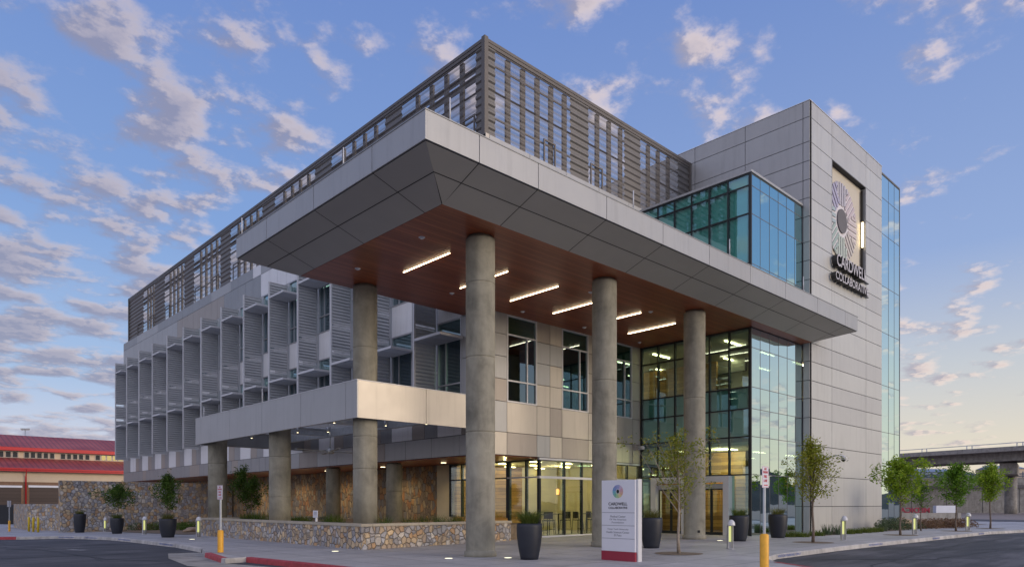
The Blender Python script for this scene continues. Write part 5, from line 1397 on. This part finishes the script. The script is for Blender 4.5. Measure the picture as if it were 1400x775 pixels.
o.parent = SW
ta, tb_ = hitD(1279.8, 696, DW), hitD(1306.5, 696, DW)
m = MB(); m.obox(pl_((ta+tb_)/2, -.2, zt_+.3), d, n, Vector((0, 0, 1)), (tb_-ta).length/2, .22, .29)
m.build('sign_cabinet', WHITE, SW)

# ================================================================== CAFE FURNITURE SEEN THROUGH THE STOREFRONT
def cafe_table(x, y, label):
    t = thing('cafe_table', (x, y, .1), label, 'table', 'cafe tables'); m = MB(); m.lathe([(.38, 1.0), (.38, 1.03)], 24); localbuild(m, 'tabletop', WOODT, t)
    m = MB(); m.lathe([(.25, 0), (.25, .02), (.035, .03), (.035, 1.0)], 16); localbuild(m, 'pedestal', DKMET, t)
def cafe_chair(x, y, rz, label):
    t = thing('bar_chair', (x, y, .1), label, 'chair', 'cafe bar chairs', rz)
    m = MB(); m.box(-.2, .2, -.2, .2, .68, .72); bevel(localbuild(m, 'seat', BLACK, t), .015)
    m = MB(); m.box(-.19, .19, .17, .20, .78, 1.12); bevel(localbuild(m, 'backrest', BLACK, t), .012)
    for sx in (-1, 1):
        for sy in (-1, 1):
            m = MB(); m.tube([(sx*.22, sy*.22, 0), (sx*.17, sy*.17, .68 if sy < 0 else 1.05)], .014, 6); localbuild(m, 'leg', DKMET, t)
    m = MB(); m.box(-.2, .2, -.205, -.19, .25, .27); localbuild(m, 'foot_rail', DKMET, t)
for i, (x, y) in enumerate(((23.6, 22.9), (25.3, 23.3), (27.2, 23.1), (28.8, 23.6))):
    cafe_table(x, y, 'dark high cafe table inside the storefront, '+['at the glass corner', 'second from the glass corner', 'behind the middle column', 'near the entrance'][i])
    cafe_chair(x-.55, y+.1, R(90), 'black bar chair left of the '+['corner', 'second', 'third', 'last'][i]+' cafe table'); cafe_chair(x+.55, y+.05, R(-90), 'black bar chair right of the '+['corner', 'second', 'third', 'last'][i]+' cafe table')
p = hitY(762.5, 672, 25.2); t = thing('pendant_lamp', tuple(p), 'small red glowing pendant lamp inside the cafe', 'lamp')
m = MB(); m.lathe([(.07, -.14), (.085, .12), (.03, .16)], 14); localbuild(m, 'lamp_shade', LAMP_R, t); m = MB(); m.tube([(0, 0, .16), (0, 0, 3.63-p.z)], .008, 5); localbuild(m, 'cord', BLACK, t)

# ================================================================== RED-ROOFED BUILDING AT THE LEFT
RY = 128.0
def ry(u, v, y=RY): return hitY(u, v, y)
RB = thing('red_roofed_building', (10, RY, -.7), 'long cream building with two tiers of dark red metal roof and brown garage doors', 'building')
x0, x1 = -14, 75; zE = ry(0, 643, RY-.8).z; zCl0 = 0
m = MB(); m.box(x0, x1, RY, RY+14, -.7, zE+.3, 0); m.build('lower_wall', CREAM, RB)
zB = ry(0, 657.8).z
m = MB(); m.box(x0, x1, RY-.06, RY-.005, -.7, zB); m.build('brick_base', BRICK, RB)
zF = ry(0, 638.8, RY-.8).z
m = MB(); m.box(x0-.5, x1, RY-.82, RY-.7, zE, zF); m.box(x0-.5, x1, RY-.95, RY-.83, zF-.18, zF+.04); m.build('red_fascia', REDTRIM, RB)
# lower roof rises to the clerestory
Y2 = RY+7.0; zl = hitY(0, 624.6, Y2).z
m = MB(); m.quad([(x0-.5, RY-.85, zF+.02), (x1, RY-.85, zF+.02), (x1, Y2, zl), (x0-.5, Y2, zl)]); m.quad([(x0-.5, RY-.85, zF-.05), (x0-.5, Y2, zl-.1), (x1, Y2, zl-.1), (x1, RY-.85, zF-.05)]); m.build('lower_roof', ROOFR, RB)
zc1 = hitY(0, 614.7, Y2-.6).z
m = MB(); m.box(x0, x1, Y2, Y2+10, zl-2, zc1+.3); m.build('clerestory_wall', CREAM, RB)
zf1 = hitY(0, 609.8, Y2-.7).z
m = MB(); m.box(x0-.5, x1, Y2-.75, Y2-.6, zc1, zf1); m.build('red_fascia', REDTRIM, RB)
Y3 = Y2+9; zr = hitY(0, 593.4, Y3).z
m = MB(); m.quad([(x0-.5, Y2-.76, zf1+.01), (x1, Y2-.76, zf1+.01), (x1, Y3, zr), (x0-.5, Y3, zr)]); m.quad([(x0-.5, Y3, zr), (x1, Y3, zr), (x1, Y3+9, zf1), (x0-.5, Y3+9, zf1)]); m.build('upper_roof', ROOFR, RB)
WU = [(-4.5, 4.5), (8, 14.5), (17.5, 24), (33.5, 39.5), (42.3, 48), (51, 57), (60, 65.5), (68.5, 74), (83.3, 89), (91.8, 97), (100, 105.5), (108, 113.5), (116.8, 122), (130.8, 136.5), (139, 144), (146.5, 152), (154.5, 159.5), (162, 168)]
for i, (u0, u1) in enumerate(WU):
    um = (u0+u1)/2; vt = 616.5+um*.043; vb = 624.0+um*.034
    xa, xb = hitY(u0, 620, Y2-.03).x, hitY(u1, 620, Y2-.03).x; za, zb = hitY(um, vb, Y2).z, hitY(um, vt, Y2).z
    m = MB(); m.box(xa-.12, xb+.12, Y2-.05, Y2-.002, za-.08, zb+.12); f_ = m.build('clerestory_window', PANEL_T, RB)
    m = MB(); m.box(xa, xb, Y2-.07, Y2-.052, za, zb); m.build('pane', WINLIT if i >= 14 else DARKIN, f_)
for u0, u1 in ((-40, -8), (-3, 28.8), (40.4, 80.6), (92, 128), (139, 172)):
    xa, xb = hitY(u0, 680, RY-.1).x, hitY(u1, 680, RY-.1).x; zt1 = hitY(u0, 665.8, RY-.1).z; 
    m = MB(); m.box(xa, xb, RY-.10, RY-.065, -.7, zt1); g = m.build('garage_door', GARAGE, RB)
    m = MB(); m.box(xa-.15, xb+.15, RY-.16, RY-.062, zt1+.002, zt1+.32); m.build('door_header', WHITE, g)
xa = hitY(35.5, 670, RY-.3).x; m = MB(); m.tube([(xa, RY-.9, zF-.1), (xa, RY-.3, zF-1.2), (xa, RY-.3, -.6)], .10, 8); m.build('downspout', REDTRIM, RB)
p = hitD(34.5, 597, 210); m = MB(); t = thing('floodlight_mast', (p.x, p.y, 0), 'distant floodlight mast rising above the red roof', 'light mast')
zz = hitD(34.5, 587.5, 210).z; m = MB(); m.tube([(0, 0, 0), (0, 0, zz)], .16, 6); localbuild(m, 'mast', GALV, t)
m = MB(); m.obox(Vector((0, 0, zz)), RGT, FWD, UPV, 1.2, .12, .08)
for k in (-1, -.4, .4, 1): m.obox(Vector((0, 0, zz+.3))+RGT*k, RGT, FWD, UPV, .3, .2, .18)
localbuild(m, 'lamp_heads', PANEL_A, t)
# dark gate
ga, gb = hitD(-25, 700, 74), hitD(19, 700, 72); d = (gb-ga).normalized(); zt2 = EYE-(689.8-HZ)*72/FPX
G_ = thing('metal_gate', tuple((ga+gb)/2*Vector((1, 1, 0)) if False else ((ga.x+gb.x)/2, (ga.y+gb.y)/2, -.65)), 'dark slatted metal gate at the far left edge before the garage doors', 'gate')
m = MB(); L = (gb-ga).length; mid = (ga+gb)/2; n = Vector((d.y, -d.x, 0))
for i in range(int(L/.14)):
    q = ga+d*(i*.14+.07); m.obox(Vector((q.x, q.y, (zt2-.6)/2)), d, n, UPV, .055, .02, (zt2+.6)/2)
m.build('gate_slats', FENCE, G_)
m = MB()
for z in (-.45, .5, zt2-.1): m.obox(Vector((mid.x, mid.y, z))+n*(-.05), d, n, UPV, L/2, .025, .05)
m.build('gate_frame', FENCE, G_)

# ================================================================== OVERPASS AND RETAINING WALL
dov = (FWD*math.cos(R(29))-RGT*math.sin(R(29))).normalized(); nov = Vector((dov.y, -dov.x, 0))   # nov points towards the viewer's right
pc = hitD(1382, 702, 124); zgr = -.14
O = thing('overpass', (pc.x, pc.y, zgr), 'concrete highway overpass on a round pier behind the right-hand trees', 'bridge')
ps = hitD(1400, 650, 119.5)
def zof(v, q): return EYE+(HZ-v)*((q-CAM).dot(FWD))/FPX
A0 = Vector((ps.x, ps.y, 0))
z_top, z_par, z_slab, z_gir = zof(603.5, A0), zof(608.8, A0), zof(616.2, A0), zof(632.4, A0)
def along(s0, s1, off0, off1, z0, z1, m_, mi=0):
    c = A0+dov*(s0+s1)/2-nov*0+nov*(off0+off1)/2*-1; c = Vector((c.x, c.y, (z0+z1)/2)); m_.obox(c, dov, nov, UPV, (s1-s0)/2, abs(off1-off0)/2, (z1-z0)/2, mi)
m = MB(); along(-28, 190, 0, .35, z_slab-.2, z_par, m); m.build('parapet', CONC_L, O)
m = MB(); along(-28, 190, .1, 11, z_slab-.6, z_slab-.2, m); m.build('deck_slab', CONC_L, O)
for o1 in (.9, 4.3, 8.0):
    m = MB(); along(-28, 190, o1, o1+.6, z_gir, z_slab-.61, m); m.build('girder', CONC_L, O)
m = MB(); along(-28, 190, .1, .22, z_top-.12, z_top, m)
for k in range(-24, 70):
    for e in (0, .9): along(k*8.2+e, k*8.2+e+.16, .1, .22, z_par, z_top-.12, m) if k*8.2 < 188 and k*8.2 > -28 else None
m.build('hand_rail', GALV, O)
pr_ = Vector((pc.x, pc.y, 0)); rr = 7.3*124/FPX
m = MB(); zc_ = EYE-(650.5-HZ)*124/FPX; m.lathe([(rr, zgr-.3), (rr, 1.6), (rr-.01, 1.62), (rr, zc_)], 28, (pc.x, pc.y)); m.build('pier_shaft', CONC_L, O)
m = MB(); zk = EYE-(636.5-HZ)*124/FPX; acr = (nov*.92+dov*.4).normalized(); al_ = Vector((-acr.y, acr.x, 0))
cc_ = Vector((pc.x, pc.y, 0))-acr*4.6
m.obox(Vector((cc_.x, cc_.y, (zc_+zk)/2)), acr, al_, UPV, 6.0, 1.2, (zk-zc_)/2); m.build('pier_cap', CONC_L, O)
m = MB(); m.obox(Vector((pc.x, pc.y, (zk+z_gir)/2))+al_*0, acr, al_, UPV, .3, .3, abs(z_gir-zk)/2+.2); m.build('bearing_block', CONC_L, O)
# retaining wall with a road and guard rail on top
qa, qb = hitD(1205, 700, 140), hitD(1480, 700, 131); d = (qb-qa).normalized(); n = Vector((d.y, -d.x, 0))
if n.dot(qa-CAM) > 0: n = -n
RW = thing('retaining_wall', tuple(((qa.x+qb.x)/2, (qa.y+qb.y)/2, zgr)), 'long concrete retaining wall with a projecting ledge and parapet below the overpass', 'wall')
def rb(o0, o1, z0, z1, name, mat, L0=-40, L1=40, m=None):
    own = m is None; m = m or MB(); c = (qa+qb)/2+n*(-(o0+o1)/2)+d*(L0+L1)/2; m.obox(Vector((c.x, c.y, (z0+z1)/2)), d, n, UPV, (qb-qa).length/2+(L1-L0)/2, abs(o1-o0)/2, (z1-z0)/2)
    if own: return m.build(name, mat, RW)
def zw(v): return EYE+(HZ-v)*135/FPX
rb(0, .6, zgr-.5, zw(667), 'wall_face', CONC_W); rb(-.35, .6, zw(667)+.003, zw(663), 'ledge', plain('ledge_concrete', (.15, .14, .14), .8)); rb(0, .4, zw(663)+.003, zw(652.5), 'parapet', CONC_W)
m = MB(); k = -38
while k < 80:
    c = qa+d*k+n*.02; m.obox(Vector((c.x, c.y, zw(684))), d, n, UPV, .04, .012, (zw(668)-zw(700))/2); k += 6.2
m.build('wall_joint', JOINT, RW)
m = MB(); rb(3, 3.1, zw(648), zw(646.3), '', None, m=m); rb(3, 3.1, zw(651), zw(649.2), '', None, m=m)
k = -35
while k < 75: c = qa+d*k-n*3.2; m.obox(Vector((c.x, c.y, zw(650))), d, n, UPV, .08, .08, .9); k += 3.2
m.build('guard_rail', plain('blue_grey_rail', (.10, .13, .18), .5), RW)
m = MB(); rb(.62, 40, zw(663)-.6, zw(663)-.1, 'upper_road', ASPH)
# distant sheds and trees seen between wall and deck
for i, (u0, u1, v0, v1, mat, lab) in enumerate(((1251, 1294, 640.5, 650, BLUEGL, 'long pale blue metal roofed shed seen under the overpass'), (1318, 1338, 645, 652, WHITE, 'low white distant building between the two right trees'), (1366, 1402, 636, 648, CREAM, 'distant cream building behind the overpass pier'), (1290, 1316, 641, 650, CONC_W, 'grey distant building behind the mid-green tree'))):
    a, b = hitD(u0, v1, 230+i*4), hitD(u1, v1, 230+i*4); zlo, zhi = -1, EYE+(HZ-v0)*(230+i*4)/FPX; dd_ = (b-a).normalized(); nn = Vector((-dd_.y, dd_.x, 0))
    t = thing('distant_building', ((a.x+b.x)/2, (a.y+b.y)/2, -1), lab, 'building')
    m = MB(); c = (a+b)/2+nn*6; m.obox(Vector((c.x, c.y, (zlo+zhi-1)/2)), dd_, nn, UPV, (b-a).length/2, 6, (zhi-1-zlo)/2); m.build('wall', mat, t)
    m = MB(); w2 = dd_*((b-a).length/2+.3)
    c0 = Vector((c.x, c.y, zhi-1)); e1, e2 = c0-w2-nn*6.4, c0+w2-nn*6.4; r1, r2 = c0-w2+Vector((0, 0, 1.3)), c0+w2+Vector((0, 0, 1.3)); f1, f2 = c0-w2+nn*6.4, c0+w2+nn*6.4
    m.quad([e1, e2, r2, r1]); m.quad([r1, r2, f2, f1]); m.quad([e1, r1, f1]); m.quad([e2, f2, r2]); m.build('roof', BLUEGL if i != 1 else PANEL_A, t)
for i, u in enumerate((1262, 1283, 1300, 1322, 1329, 1336, 1344, 1352, 1372, 1396)):
    q = hitD(u, 650, 200+7*i); m = MB(); h = EYE+(HZ-random.uniform(636, 641))*(200+7*i)/FPX
    t = thing('tree', (q.x, q.y, -.5), 'distant dark rounded tree under the overpass, '+['leftmost', 'second from the left', 'above the low sign wall cabinet', 'left one between the two street trees', 'middle one between the two street trees', 'right one between the two street trees', 'behind the last street tree, left part', 'behind the last street tree, right part', 'just left of the pier', 'right of the pier'][i], 'tree', 'distant trees under the overpass')
    m.tube([(0, 0, 0), (0, 0, h*.6)], [.25, .12], 6); localbuild(m, 'trunk', BARK, t); m = MB()
    for _ in range(420):
        v = Vector((random.gauss(0, 1), random.gauss(0, 1), random.gauss(0, 1))).normalized()*random.random()**.4; leafquad(m, Vector((v.x*2.6, v.y*2.6, h*.68+v.z*h*.32)), .32)
    localbuild(m, 'crown', LEAF_D, t)
# low hills all round behind the camera and far beyond (seen in the glass)
m = MB(); N = 90; pv = None
for i in range(N+1):
    a = R(-200+195*i/N); rr_ = 1400; h = 30+34*mnoise.noise(Vector((i*.16, 0, 3)))+12*mnoise.noise(Vector((i*.5, 5, 3)))
    q = (Vector((rr_*math.cos(a), rr_*math.sin(a), -2)), Vector((rr_*1.15*math.cos(a), rr_*1.15*math.sin(a), max(8, h)*1.6)))
    if pv: m.quad([pv[0], q[0], q[1], pv[1]])
    pv = q
tag(m.build('hills', HILL), kind='structure')
scn.render.engine = 'CYCLES'
scn.cycles.transparent_max_bounces = 24; scn.cycles.max_bounces = 8; scn.cycles.glossy_bounces = 4; scn.cycles.diffuse_bounces = 3
scn.cycles.sample_clamp_indirect = 4.0
